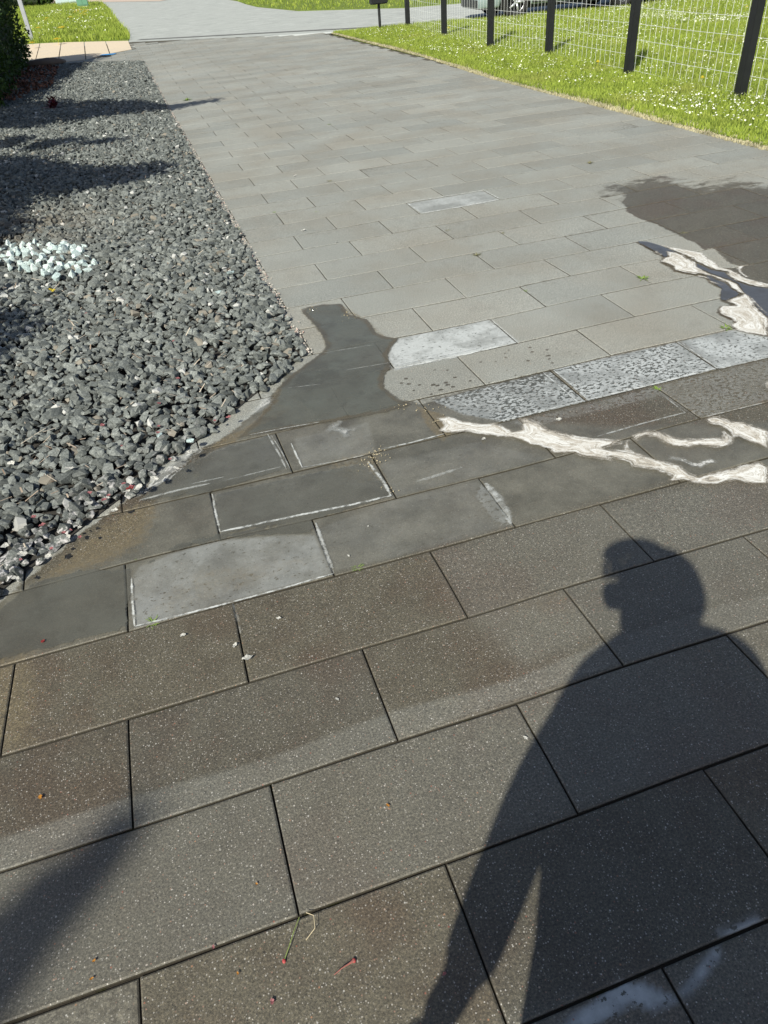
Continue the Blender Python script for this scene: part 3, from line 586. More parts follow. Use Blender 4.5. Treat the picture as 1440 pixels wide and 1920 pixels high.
for x, y, s, lb in [(432, 512, .03, 'single smooth white pebble on the dark gravel near the driveway edge'), (300, 818, .02, 'small round white pebble on the near gravel'), (410, 550, .03, 'creamy yellow pebble among dark gravel below the white pebble'),
                    (358, 828, .02, 'round white pebble close to the wet gravel rim')]:
    o = link(bpy.data.objects.new('pebble', tm[0])); q = at(x, y, .05); o.scale = (s, s*.8, s*.6); o.location = (q[0], q[1], .055); o.rotation_euler = (0, 0, random.random()*3); tag(o, lb, 'pebble')

# ------------------------------------------------------------------ liquid and residue lying on the pavers
def overlay(name, polys, res, z, mat, margin=.012, centre=None, inflate=0.0):
    qs = [px(p) if not isinstance(p, np.ndarray) else p for p in polys]
    lo = np.min([q.min(0) for q in qs], 0)-margin; hi = np.max([q.max(0) for q in qs], 0)+margin
    xs = np.arange(lo[0], hi[0]+res, res); ys = np.arange(lo[1], hi[1]+res, res); X, Y = np.meshgrid(xs, ys, indexing='ij'); P = np.stack([X.ravel(), Y.ravel()], 1)
    sd = np.full(len(P), -1.0)
    for q in qs:
        m = ((P > q.min(0)-.05) & (P < q.max(0)+.05)).all(1); sd[m] = np.maximum(sd[m], sdpoly(P[m], q))
    nb = len(ys); i, j = np.meshgrid(np.arange(len(xs)-1), np.arange(nb-1), indexing='ij'); F = np.stack([i*nb+j, (i+1)*nb+j, (i+1)*nb+j+1, i*nb+j+1], -1).reshape(-1, 4)
    F = F[(sd[F] > -margin).any(1)]; used = np.unique(F); mp = np.zeros(len(P), int); mp[used] = np.arange(len(used)); F = mp[F]; P = P[used]; sd = sd[used]
    zz = z+inflate*sstep(sd, -.004, .02); at_ = {'sd': sd}
    if centre is not None:
        best = np.full(len(P), 1e9); su = np.zeros(len(P)); sv = np.zeros(len(P)); 
        for cl in centre:
            c = px(cl); acc = 0.0
            for a_, b_ in zip(c[:-1], c[1:]):
                d, t = segdist(P, a_, b_); L = np.hypot(*(b_-a_)); dr = (b_-a_)/L; s_ = (P-a_)@np.array([-dr[1], dr[0]]); m = d < best
                best[m] = d[m]; su[m] = acc+t[m]*L; sv[m] = s_[m]; acc += L
        at_['flow'] = np.stack([su, sv, np.zeros(len(P))], 1)
    return npmesh(name, np.column_stack([P, zz]), F, mat, attrs=at_, smooth=True)
def k_water(name, amp=.02, rough=.07, murk=(.10, .092, .075), murk2=(.085, .08, .07), mk=.6, rim=None):
    """muddy film: partly hides the paver below and mirrors the sky"""
    k = N(name); P = k.pos(); e = k.math('ADD', k.attr('sd'), k.math('MULTIPLY', k.math('SUBTRACT', k.noise(24, P, 6, .7), .5), amp*1.8)); a = k.ss(e, 0.0, .005)
    c = k.mix(k.noise(4.5, P, 5), murk, murk2); nb = k.bump(k.noise(14, P, 2), .05, .01)
    if rim: c = k.mix(k.math('MULTIPLY', k.ss(k.math('ADD', k.attr('sd'), k.math('MULTIPLY', k.noise(20, P, 4), -.04)), .012, -.004), .8), c, rim)
    c = k.mix(k.math('MULTIPLY', k.ss(k.noise(3.2, k.vadd(P, (4, 1, 0)), 7, .7), .47, .60), .55), c, tuple(v*.62 for v in murk2)); c = k.mix(k.math('MULTIPLY', k.ss(k.noise(28, P, 6, .75), .60, .72), .45), c, (.16, .135, .09))
    f = k.math('MULTIPLY', a, k.math('MULTIPLY', k.ss(k.noise(7, P, 4), .3, .7, .75, 1.15), mk), clamp=True)
    return k.done(k.mixs(f, k.n('ShaderNodeBsdfTransparent').outputs[0], k.pbr(c, rough, .6, nb)))
M_WATER = k_water('shallow_water', murk=(.155, .172, .148), murk2=(.125, .116, .094), mk=.60, rim=(.13, .105, .065))
M_DARKW = k_water('dark_rinse_water', amp=.008, rough=.28, murk=(.075, .078, .092), murk2=(.10, .102, .112), mk=.8)
tag(overlay('puddle', [PUD], .015, .0035, M_WATER), kind='structure')
DW = [zp(5.538,1180,440,[(75,72),(180,75),(300,108),(400,150),(480,183),(600,248),(720,308),(860,375),(990,395),(1020,430),(1110,490),(1250,538),(1450,565),(1600,800),(1450,880),(1340,790),(1230,645),(1180,600),(1130,525),(1060,482),(960,448),(860,415),(760,372),(700,345),(690,298),(560,220),(470,192),(390,180),(400,235),(350,240),(340,215),(262,175),(100,92)]),
      zp(5.538,1180,440,[(720,420),(840,440),(900,470),(1000,510),(1060,568),(1140,612),(1130,640),(1050,672),(1000,692),(940,680),(945,600),(955,565),(900,530),(830,480),(790,440)])]
tag(overlay('rinse_water', DW, .015, .0038, M_DARKW), kind='structure')
SH = [zp(3.6,360,700,[(620,0),(900,-20),(1290,-40),(1300,60),(1010,230),(860,300),(700,180),(590,130)]), [(262,940),(300,900),(405,845),(505,817),(538,880),(395,924)], [(0,1140),(60,1095),(150,1070),(245,1068),(240,1178),(0,1240),(-60,1250),(-60,1170)], [(400,928),(560,893),(680,868),(735,932),(590,975),(412,1000)],
      [(410,1003),(588,978),(592,1002),(500,1004),(420,1012),(330,1034),(260,1062),(250,1075),(330,1022)]]
tag(overlay('water_film', SH, .02, .0028, k_water('thin_water_film', amp=.03, rough=.16, murk=(.140, .144, .124), murk2=(.132, .126, .104), mk=.50)), kind='structure')
def k_foam(name, thr=0.0, cream=True):
    """marbled scum: threads run along the outline because the distance to it is one noise axis"""
    k = N(name); P = k.pos(); sd = k.attr('sd'); cx = k.n('ShaderNodeCombineXYZ'); k.put(cx.inputs[2], sd)
    wp = k.vmul(k.noise(9, P, 4, out='Color'), (1, 1, 1))
    c1 = k.vadd(k.vadd(k.vmul(P, (5, 5, 0)), k.vmul(cx.outputs[0], (0, 0, 60))), k.vmul(wp, (3, 3, 3.2))); c2 = k.vadd(k.vadd(k.vmul(P, (9, 9, 0)), k.vmul(cx.outputs[0], (0, 0, 190))), k.vmul(wp, (8, 8, 11)))
    s1 = k.noise(1.0, c1, 4, .6); s2 = k.noise(1.0, c2, 4, .65); fine = k.noise(190, P, 4, .7)
    e = k.math('ADD', sd, k.math('MULTIPLY', k.math('SUBTRACT', k.noise(30, P, 6, .7), .52), .034))
    e = k.math('ADD', e, k.math('MULTIPLY', k.math('SUBTRACT', s1, .52), .022))
    if not cream: e = k.math('ADD', e, k.math('MULTIPLY', k.math('SUBTRACT', k.noise(26, k.vadd(P, (5, 2, 0)), 6, .75), .56), .13))
    a = k.ss(e, -.004, .014 if cream else .022); core = k.ss(sd, .004, .035)
    holes = k.ss(k.math('ADD', k.math('ADD', s1, k.math('MULTIPLY', s2, .6)), k.math('ADD', k.math('MULTIPLY', fine, .28), k.math('MULTIPLY', core, .09))), .76+thr, .97+thr)
    a = k.math('MULTIPLY', a, k.math('ADD', k.math('MULTIPLY', holes, .66), k.math('ADD', .20 if cream else .02, k.math('MULTIPLY', core, .26))), clamp=True)
    col = k.mix(k.ss(s1, .38, .62), (.50, .46, .40) if cream else (.50, .52, .51), (.71, .705, .68))
    col = k.mix(k.math('MULTIPLY', k.ss(s2, .52, .61), .80), col, (.34, .30, .24) if cream else (.3, .31, .31))
    col = k.mix(k.ss(e, .012, -.002, 0, .55), col, (.36, .28, .19) if cream else (.42, .43, .43))
    b = k.pbr(col, .55, .4, k.bump(k.math('ADD', k.math('MULTIPLY', s2, .5), k.math('MULTIPLY', fine, .35)), .25, .0012)); tn = k.n('ShaderNodeBsdfTransparent')
    return k.done(k.mixs(a, tn.outputs[0], b))
M_FOAM, M_WEAK = k_foam('white_foam'), k_foam('thin_white_scum', .24, False)
CA = [zp(5.538,1180,440,[(330,120),(640,215),(860,320),(1000,375),(1120,440),(1450,540)]), zp(5.538,1180,440,[(300,270),(420,260),(600,340),(860,430),(1100,560),(1200,640)]), zp(5.538,1180,440,[(905,790),(1000,760),(1120,740),(1180,700),(1190,650)]), zp(5.538,1180,440,[(1200,640),(1200,730),(1150,800),(1200,870),(1300,940),(1450,1020)]), zp(5.538,1180,440,[(1060,940),(1200,990),(1450,1060)])]
CB = [zp(4.3636,790,720,[(130,340),(300,350),(480,370),(700,420),(860,430),(1000,480),(1130,540),(1400,570)]), zp(4.3636,790,720,[(800,300),(900,370),(1050,420),(1250,460),(1600,490)])]
CC = [zp(4.3636,1110,720,[(-60,560),(150,580),(400,640),(600,690),(740,760),(900,790),(1200,740),(1450,770)])]
CD = [zp(4.3636,1110,720,[(320,440),(450,410),(560,425),(660,480),(800,498),(1000,490),(1100,480),(1110,440),(1060,400)]), zp(4.3636,1110,720,[(275,545),(290,480),(315,445)])]
CE = [zp(4.3636,1110,720,[(900,295),(1050,320),(1200,380),(1450,470)])]
def F_(nm, ps, c, lb, m=M_FOAM, res=.006):
    _zf[0] += 1; tag(overlay(nm, ps, res, .0050+.0003*_zf[0], m), lb, 'foam')
F_('foam_streak', [FOAM[i] for i in (0, 3)], CA, 'upper creamy white foam streak running down beside the dark wet patch at right')
F_('foam_streak', [FOAM[i] for i in (1, 4, 5)], CA, 'ragged white foam streak on the left bank of the dark rinse water')
F_('foam_streak', [FOAM[i] for i in (2, 6)], CA, 'broad swirled creamy foam pool at the right edge above the pale slabs')
F_('foam_streak', [FOAM[7]], CB, 'long white foam streak starting below the droplet speckled pale slabs')
F_('foam_streak', [FOAM[8]], CC, 'lowest white foam streak reaching the right edge along the paver joint')
F_('foam_streak', [FOAM[i] for i in (9, 11)], CD, 'hook shaped white foam crescent in the middle of the puddled pavers')
F_('foam_streak', [FOAM[10]], CE, 'thick white foam tongue running off to the right below the pale slabs')
F_('foam_fleck', [FOAM[12]], CE, 'small cream foam fleck at the right edge above the foam tongue')
F_('foam_scum', [WEAK[0]], CC, 'thin broken scum between the crescent and the lowest foam streak', M_WEAK)
F_('foam_scum', [WEAK[1]], [WEAK[1][4:6]], 'dotted whitish scum on the narrow paver corner beside the gravel', M_WEAK)
F_('foam_scum', [WEAK[2], WEAK[3]], [WEAK[3][0:4]], 'whitish scum lapping the gravel rim at the lower left', M_WEAK)
F_('foam_scum', [WEAK[4]], CB, 'curly white scum patch in the middle of the wet pavers', M_WEAK)

# dried white residue lines along slab rims
def k_line():
    k = N('dried_residue'); P = k.pos(); t = k.attr('cross'); s = k.attr('str')
    e = k.math('SUBTRACT', 1.0, k.math('ABSOLUTE', t)); e = k.math('ADD', e, k.math('MULTIPLY', k.math('SUBTRACT', k.noise(120, P, 4, .7), .5), 1.3)); a = k.math('MULTIPLY', k.ss(e, .15, .80), k.math('MULTIPLY', s, .82))
    a = k.math('MULTIPLY', a, k.ss(k.noise(26, P, 5, .7), .38, .60, .12, 1)); tn = k.n('ShaderNodeBsdfTransparent')
    return k.done(k.mixs(a, tn.outputs[0], k.pbr((.68, .70, .69), .8, .3)))
M_LINE = k_line()
LINES = [([(413,999),(560,968),(660,948),(734,931)], .0075, .95), ([(398,928),(405,965),(413,999)], .006, .75), ([(733,931),(722,910),(708,890),(690,868)], .009, .8), ([(255,1176),(400,1140),(520,1108),(626,1077)], .0055, .95), ([(247,1085),(249,1130),(253,1176)], .0055, .9),
         ([(592,982),(605,1020),(626,1076)], .009, .6), ([(910,908),(940,945),(958,984)], .022, .55), ([(502,816),(522,850),(538,882)], .006, .55), ([(508,816),(529,850),(544,880)], .003, .5), ([(546,833),(556,855),(567,878)], .006, .8), ([(567,878),(630,867),(690,854)], .004, .6),
         ([(468,817),(530,805),(599,793)], .005, .6), ([(715,844),(770,832),(833,815)], .006, .8), ([(420,903),(527,877)], .005, .4), ([(360,909),(420,896)], .006, .5), ([(262,940),(330,922),(395,908)], .009, .5), ([(1018,700),(1050,727),(1084,756)], .006, .8), ([(1038,696),(1070,722),(1103,752)], .006, .9),
         ([(935,792),(1020,771),(1103,751)], .007, .75), ([(1103,751),(1230,721),(1345,691)], .008, .85), ([(1275,642),(1310,668),(1345,692)], .006, .8), ([(1120,820),(1200,797),(1285,775)], .006, .55), ([(1245,745),(1285,776)], .005, .5), ([(735,694),(850,672),(968,643)], .010, .85), ([(750,684),(850,664),(935,646)], .006, .5),
         ([(918,599),(945,621),(969,642)], .006, .7), ([(764,382),(778,392),(790,400)], .012, .85), ([(790,401),(870,388),(936,375)], .012, .85), ([(764,380),(835,369),(907,358)], .010, .75), ([(908,358),(937,374)], .012, .7), ([(540,199),(600,190),(617,195)], .014, .55), ([(645,696),(740,680)], .004, .35), ([(540,729),(600,722)], .003, .5), ([(590,666),(700,648)], .004, .35),
         ([(1318,784),(1440,755)], .006, .45), ([(1345,688),(1460,662)], .012, .35), ([(605,905),(595,985)], .001, .0), ([(780,905),(830,890),(866,878)], .012, .35), ([(285,918),(330,890)], .012, .4), ([(436,1130),(445,1160),(452,1190)], .007, .2)]
def lines():
    V, F, C, S = [], [], [], []
    for pts, wd, st in LINES:
        c = px(pts); fine = []
        for a_, b_ in zip(c[:-1], c[1:]):
            m = max(2, int(np.hypot(*(b_-a_))/.02)); fine += [a_+(b_-a_)*t for t in np.linspace(0, 1, m, endpoint=False)]
        fine.append(c[-1]); fine = np.array(fine); d = np.gradient(fine, axis=0); d /= np.linalg.norm(d, axis=1)[:, None]; nr = np.stack([-d[:, 1], d[:, 0]], 1)
        taper = np.minimum(1, np.minimum(np.arange(len(fine)), np.arange(len(fine))[::-1])/3+.35); b0 = len(V)
        for p, q, tp in zip(fine, nr, taper):
            for s_ in (-1, 0, 1): V.append((*(p+q*wd*1.05*s_*tp), .0046)); C.append(s_); S.append(st)
        for i in range(len(fine)-1):
            for j in range(2): F.append((b0+i*3+j, b0+i*3+j+1, b0+(i+1)*3+j+1, b0+(i+1)*3+j))
    o = npmesh('dried_residue', V, F, M_LINE, attrs={'cross': C, 'str': S}); tag(o, 'thin white lines of dried residue outlining several pavers', 'residue', kind='stuff')
lines()
# bubbles in the silt
bq = []
for (x, y), n in (((700, 855), 26), ((690, 870), 16), ((715, 850), 14), ((575, 582), 16), ((655, 590), 12), ((805, 765), 14), ((745, 765), 12), ((730, 920), 8), ((830, 790), 10)):
    for _ in range(n): bq.append((x+random.gauss(0, 14), y+random.gauss(0, 6)))
P_ = px(bq); V, F, I = scatter(np.column_stack([P_, np.full(len(P_), .005)]), rng.uniform(.002, .0045, len(P_)), T1)
tag(npmesh('silt_bubbles', V, F, simple('glossy_bubble', (.42, .36, .24), .12, .3, 60, bump=0)), 'tiny glossy bubbles on the brown silt around the puddle', 'bubbles', kind='stuff')

# ------------------------------------------------------------------ small litter and weeds on the pavers
M_LEAF = simple('weed_leaf', (.17, .25, .05), .6, .4, 60, bump=0); M_OLIVE = simple('olive_weed_leaf', (.17, .16, .08), .7, .3, 30, bump=0)
def leafverts(bm, base, d, up, L, wd, segs=3, droop=.3):
    d = Vector(d).normalized(); side = d.cross(Vector((0, 0, 1))); side = side.normalized() if side.length > .01 else Vector((1, 0, 0)); prev = None; p = Vector(base)
    for i in range(segs+1):
        t = i/segs; q = Vector(base)+d*L*t*math.cos(up*(1-t*droop))+Vector((0, 0, 1))*L*t*math.sin(up*(1-t*droop)); ww = wd*math.sin(math.pi*(.12+.86*t))
        cur = (bm.verts.new(q-side*ww/2), bm.verts.new(q+side*ww/2))
        if prev: bm.faces.new((prev[0], prev[1], cur[1], cur[0]))
        prev = cur
def weed(x, y, n, L, wd, lb, mat=M_LEAF, z=-.006, name='weed', cat='weed', up0=.3, up1=1.2):
    bm = bmesh.new(); L *= .72; wd *= .62; n = int(n*1.2)
    for i in range(n):
        a_ = random.uniform(0, 6.28); leafverts(bm, (random.gauss(0, L*.12), random.gauss(0, L*.12), 0), (math.cos(a_), math.sin(a_), 0), random.uniform(up0, up1), L*random.uniform(.6, 1.2), wd, 4, .6)
    o = bmobj(name, bm, mat); q = at(x, y); o.location = (q[0], q[1], z); tag(o, lb, cat); return o
for a_ in [(351, 188, 26, .09, .025, 'bright green weed in a joint beside the far shadow tip'), (437, 434, 42, .07, .014, 'spreading green weed at the gravel edge of the driveway'), (1205, 522, 16, .055, .011, 'bright green weed in a joint left of the foam streaks'),
           (1360, 615, 22, .045, .008, 'green weed at the tip of the foam pool beside the pale slabs'), (1233, 729, 14, .03, .008, 'small green weed between two pale slabs'), (670, 1064, 18, .030, .004, 'thin grassy weed in the joint below the damp middle slab'),
           (286, 1167, 20, .035, .005, 'yellow-green grassy weed at the lower rim of the bluish slab'), (283, 902, 14, .022, .006, 'green sprout at the gravel rim beside red petals'), (255, 1046, 12, .02, .004, 'tiny pale weed above the left corner of the bluish slab'),
           (342, 904, 10, .014, .004, 'tiny yellow-green sprout in the joint near the gravel'), (619, 233, 12, .04, .015, 'tiny green weed far up the driveway'), (594, 397, 14, .025, .008, 'tiny green sprout in a joint left of the far pale slab'), (515, 398, 12, .03, .01, 'small yellow-green sprout by the left part of the driveway'),
           (985, 545, 10, .025, .006, 'thin green sprout in the joint left of the far grass tuft')]: weed(*a_)
for a_ in [(893, 478, 26, .04, .009, 'brown dried weed in a joint in the middle of the driveway'), (618, 340, 16, .04, .01, 'brown dried weed on the joint far up the driveway'), (1283, 437, 14, .04, .008, 'dry tuft at the rim of the upper wet patch'), (1105, 306, 18, .05, .012, 'dark olive weed in a far joint near the lawn'),
           (942, 437, 18, .03, .006, 'olive moss tuft in a joint left of the wet patch'), (840, 432, 14, .03, .006, 'olive moss tuft in the joint below the far pale slab')]: weed(*a_, mat=M_OLIVE)
def petal_mesh(r, seed, mat):
    rd = random.Random(seed); bm = bmesh.new(); c0 = bm.verts.new((0, 0, .001)); ring = []
    for i in range(12):
        a_ = i/12*6.283; rr = r*(1+rd.uniform(-.3, .3)); ring.append(bm.verts.new((math.cos(a_)*rr, math.sin(a_)*rr*.75, .0015+rd.uniform(0, r*.35))))
    for i in range(12): bm.faces.new((c0, ring[i], ring[(i+1) % 12]))
    r_ = bmesh.ops.solidify(bm, geom=bm.faces[:], thickness=.0006)
    me = bpy.data.meshes.new('petal'); bm.to_mesh(me); bm.free(); me.materials.append(mat); return me
M_PINK = simple('pink_petal', (.46, .19, .20), .6, .4, 60, bump=0); M_RED = simple('red_petal', (.36, .05, .05), .6, .4, 60, bump=0)
M_WHT = simple('white_scrap', (.72, .71, .67), .7, .1, 60, bump=0); M_ORG = simple('orange_petal', (.62, .30, .05), .6, .3, 60, bump=0)
def petal(x, y, r, mat, lb, z=.002, group=None, name='petal', cat='petal'):
    o = link(bpy.data.objects.new(name, petal_mesh(r, int(x*7+y), mat))); q = at(x, y, z); o.location = (q[0], q[1], z+.001); o.rotation_euler = (random.uniform(-.2, .2), random.uniform(-.2, .2), random.uniform(0, 6)); tag(o, lb, cat, group)
for x, y, r, lb in [(523, 1160, .007, 'white petal on the damp paver right of the bluish slab'), (343, 1192, .008, 'round white petal on the damp paver below the bluish slab'), (441, 1211, .008, 'white petal beside the short joint, upper one of the pair'), (464, 1235, .014, 'large white petal lying on the short joint'),
                    (907, 824, .011, 'white petal on the dark wet paver just below the foam'), (1048, 787, .010, 'white petal on the wet slab above the foam'), (985, 1384, .006, 'white fleck close to the left side of the person shadow'), (632, 1312, .005, 'thin white scrap on the dark paver in the lower middle'), (690, 988, .005, 'tiny white scrap on the damp slab above the grassy weed'),
                    (553, 330, .015, 'white petal far up the driveway left of the pale slab'), (570, 432, .014, 'white petal far up the driveway near the gravel'), (653, 1043, .005, 'white scrap near the grassy weed'), (632, 455, .01, 'tiny white petal on a joint in the far driveway')]:
    petal(x, y, r, M_WHT, lb)
for x, y, r, m, lb in [(81, 1203, .006, M_RED, 'small red petal on the muddy paver at the lower left'), (76, 1495, .006, M_ORG, 'orange petal on the damp paver at the left'), (481, 1658, .003, M_ORG, 'orange fleck above the lower joint'), (177, 1802, .0035, M_ORG, 'orange fleck near the lower left corner'), (172, 1836, .0035, M_ORG, 'orange speck just above the lower left joint'),
                       (511, 1878, .005, M_PINK, 'salmon coloured petal near the bottom edge'), (446, 1826, .003, M_ORG, 'yellow fleck on the lowest damp paver'), (727, 1511, .004, M_ORG, 'orange fleck left of the person shadow'), (400, 1777, .004, M_PINK, 'pinkish scrap on the pale rim of the lowest joint'), (833, 1827, .004, M_PINK, 'pink fleck beside the arm of the person shadow')]:
    petal(x, y, r, m, lb)
for x, y in [(246, 913), (195, 938), (131, 995), (150, 1008), (168, 925), (97, 1030), (80, 985), (62, 970), (298, 757), (162, 588), (295, 812), (320, 735), (190, 798), (228, 837), (275, 485), (40, 1050), (118, 1000), (233, 908), (318, 862), (205, 930), (335, 710), (325, 640), (300, 800), (430, 783), (402, 790)]:
    petal(x+random.uniform(-2, 2), y, random.uniform(.006, .011), M_PINK, 'crumpled pink petal caught on the wet near gravel', .055, 'pink petals caught in the gravel')
petal(246, 916, .018, M_RED, 'large bright red petal at the gravel rim by the green sprout', .05)
for x, y in [(262, 915), (240, 922), (200, 935), (150, 990), (128, 1008), (92, 1045), (43, 1040), (10, 1025), (30, 1085), (355, 850), (330, 880), (290, 900), (165, 945), (215, 958), (175, 905), (130, 880), (22, 870)]:
    petal(x, y, random.uniform(.009, .018), M_WHT, 'crumpled whitish petal caught on the wet near gravel', .05, 'whitish petals caught in the gravel')
petal(97, 545, .022, simple('yellow_leaf', (.75, .62, .08), .6, .2, 30, bump=0), 'yellow leaf lying just below the heap of pale stones', .06, name='leaf', cat='leaf')
# stems
def stem(pts, rads, mat, lb, cat='stem', name='cherry_stem', z=.003, knob=None, kmat=None):
    w_ = [Vector((*at(x, y), z+h)) for x, y, h in pts]; o = empty(name, w_[0]); bm = bmesh.new(); tube(bm, [p-w_[0] for p in w_], rads, 6); bmobj('stalk', bm, mat, o)
    if knob: bm = bmesh.new(); bmesh.ops.create_icosphere(bm, subdivisions=2, radius=knob, matrix=Matrix.Translation(w_[-1]-w_[0])@Matrix.Diagonal((1, 1.3, .7, 1))); bmobj('calyx', bm, kmat, o, True)
    tag(o, lb, cat)
M_STEMR = simple('red_stem', (.30, .11, .09), .6, .3, 50, bump=0); M_STEMG = simple('green_stem', (.20, .26, .07), .6, .3, 50, bump=0); M_STEMP = simple('pale_stem', (.50, .42, .28), .7, .3, 50, bump=0)
stem([(627, 1829, 0), (642, 1818, .004), (655, 1809, .002), (664, 1802, 0)], [.0008, .001, .0016, .003], M_STEMR, 'red blossom stalk lying on the lowest paver', knob=.0035, kmat=M_RED)
stem([(562, 1722, .002), (553, 1748, .006), (543, 1778, .004), (533, 1803, 0)], [.0009]*4, M_STEMG, 'thin green stalk with a red tip hanging over the joint', knob=.0035, kmat=M_RED)
stem([(575, 1714, .004), (590, 1722, .01), (592, 1745, .008), (574, 1764, 0)], [.0008]*4, M_STEMP, 'curved pale stalk beside the green one at the joint')

# ------------------------------------------------------------------ gravel bed furniture: hedge, litter, rock, red plant, posts
def k_leaf(name, lo, hi, dark):
    k = N(name); r = k.attr('rnd'); c = k.mix(r, lo, hi); c = k.mix(k.ss(k.noise(3, detail=3), .45, .7), c, dark)
    d = k.pbr(c, .55, .4); tr = k.n('ShaderNodeBsdfTranslucent'); k.put(tr.inputs[0], c); return k.done(k.mixs(.25, d, tr.outputs[0]))
M_HEDGE = k_leaf('hedge_leaf', (.035, .07, .015), (.09, .15, .03), (.03, .06, .012)); M_TREE = k_leaf('tree_leaf', (.05, .09, .02), (.10, .16, .03), (.05, .08, .02))
M_BARK = simple('bark', (.12, .09, .065), .9, .35, 12)
def leafcloud(name, C, Nn, size, mat, parent):
    m = len(C); Rm = rotm(m); s = size*rng.uniform(.6, 1.3, m)
    L = np.array([(-.5, 0, 0), (0, -.32, .08), (.55, 0, 0), (0, .32, .08)]); W = np.einsum('mij,vj->mvi', Rm, L)*s[:, None, None]+C[:, None, :]
    F = np.arange(m*4).reshape(-1, 4); return npmesh(name, W.reshape(-1, 3), F, mat, parent, attrs={'rnd': np.repeat(rng.random(m), 4)})
def hedge(name, c0, c1, h, lb, n, lsize, cat='hedge', rnd=.25, prof=None):
    """clipped hedge between two ground corners"""
    o = empty(name, ((c0[0]+c1[0])/2, (c0[1]+c1[1])/2, 0)); hx, hy = abs(c1[0]-c0[0])/2, abs(c1[1]-c0[1])/2
    U = rng.uniform(-1, 1, (n, 3)); ax = rng.integers(0, 3, n); sg = np.where(rng.random(n) < .5, -1, 1); U[np.arange(n), ax] = sg*rng.uniform(.82, 1.03, n)
    U[(ax == 2) & (sg < 0), 2] = 1
    C = np.stack([U[:, 0]*hx, U[:, 1]*hy, (U[:, 2]+1)/2*h], 1); bump_ = .08*np.sin(C[:, 0]*4+C[:, 1]*5)+.06*np.sin(C[:, 2]*7+C[:, 1]*3); rr = 1-rnd*np.clip(U[:, 2], 0, 1)**4*.5
    C[:, 0] = C[:, 0]*rr+np.sign(C[:, 0])*bump_; C[:, 1] = C[:, 1]*rr+np.sign(C[:, 1])*bump_; C[:, 2] = np.maximum(C[:, 2], .03)
    shp = (lambda yy: np.interp(yy+(c0[1]+c1[1])/2, *prof)) if prof else (lambda yy: 1.0)
    C[:, 2] *= shp(C[:, 1])
    leafcloud('foliage', C, None, lsize, M_HEDGE, o)
    bm = bmesh.new(); box(bm, -hx*.86, hx*.86, -hy*.93, hy*.93, .06, h*.92, .12); bmesh.ops.subdivide_edges(bm, edges=bm.edges[:], cuts=7, use_grid_fill=True)
    for v in bm.verts: v.co += Vector((random.gauss(0, .03), random.gauss(0, .03), random.gauss(0, .03))); v.co.z *= float(shp(v.co.y))
    bmobj('inner_branches', bm, simple('twig_mass', (.018, .028, .010), .95, .4, 9), o)
    for i in range(5):
        bm = bmesh.new(); x, y = random.uniform(-hx*.6, hx*.6), (-.8+.4*i)*hy; tube(bm, [(x, y, -.02), (x+.02, y, .3), (x, y+.03, h*.5)], [.025, .02, .012], 7); bmobj('stem', bm, M_BARK, o)
    tag(o, lb, cat); return o
hedge('hedge', (-4.6, 12.6), (-1.74, 20.2), 2.4, 'dark green clipped hedge at the top left behind the gravel bed', 42000, .065, prof=([12.6, 18.2, 19.4, 20.2], [.42, 1.0, .8, .6]))
hedge('hedge', (-14, 66), (-3.4, 69), 2.2, 'far dark hedge at the top left beyond the flowering verge', 5000, .25)
def tree(lb, base, h, crown, tr=.06, n=5000, ls=.07, seed=1, name='garden_tree', jit=.06):
    r_ = random.Random(seed); o = empty(name, (*base, 0)); top = Vector(crown[0][0]); bm = bmesh.new()
    tube(bm, [(0, 0, -.05), (top.x*.15, top.y*.15, h*.4), (top.x*.6, top.y*.6, h*.75), tuple(top)], [tr, tr*.8, tr*.55, tr*.25], 10); bmobj('trunk', bm, M_BARK, o)
    bm = bmesh.new()
    for c, rad in crown:
        c = Vector(c)
        for _ in range(6):
            e_ = c+Vector((r_.gauss(0, 1)*rad[0]*.6, r_.gauss(0, 1)*rad[1]*.6, r_.gauss(0, 1)*rad[2]*.6)); s_ = Vector((top.x*.5, top.y*.5, h*.65)); tube(bm, [s_, (s_+e_)/2+Vector((0, 0, .05)), e_], [tr*.35, tr*.22, tr*.08], 6)
    bmobj('limbs', bm, M_BARK, o)
    Cs = []
    for c, rad in crown:
        m = int(n*rad[0]*rad[1]/sum(q[1][0]*q[1][1] for q in crown)); v = rng.normal(size=(m, 3)); v /= np.linalg.norm(v, axis=1)[:, None]; v *= rng.uniform(.25, 1, m)[:, None]**.5; cl = rng.normal(0, jit, (m, 3)); Cs.append(np.array(c)+v*np.array(rad)+cl)
    leafcloud('crown', np.concatenate(Cs), None, ls, M_TREE, o); tag(o, lb, 'tree'); return o
KX, KY = math.sin(R(SUN_AZ))/math.tan(R(SUN_EL)), math.cos(R(SUN_AZ))/math.tan(R(SUN_EL))
def caster(pxy, z):     # where something at height z must be for its shadow to reach that spot
    q = at(*pxy); return Vector((q[0]-KX*z, q[1]-KY*z, z))
def shade_tree(lb, blobs, base, n, ls, seed, tr=.05, jit=.06):
    cr = []
    for (x, y, z, rx, ry, rz) in blobs: c = caster((x, y), z); cr.append(((c.x-base[0], c.y-base[1], c.z), (rx, ry, rz)))
    return tree(lb, base, max(c[0][2] for c in cr), cr, tr, n, ls, seed, jit=jit)
shade_tree('garden tree outside the left edge, its crown shading the far gravel', [(10, 220, 1.9, .55, 1.35, .3), (90, 217, 2.0, .45, 1.15, .25), (170, 213, 2.05, .40, .85, .2), (235, 208, 2.05, .34, .55, .12), (295, 206, 2.05, .26, .26, .10), (385, 190, 2.2, .22, .10, .04), (340, 198, 2.1, .22, .14, .05), (-90, 225, 1.9, .7, 1.2, .4)], (-3.5, 9.6), 22000, .08, 3)
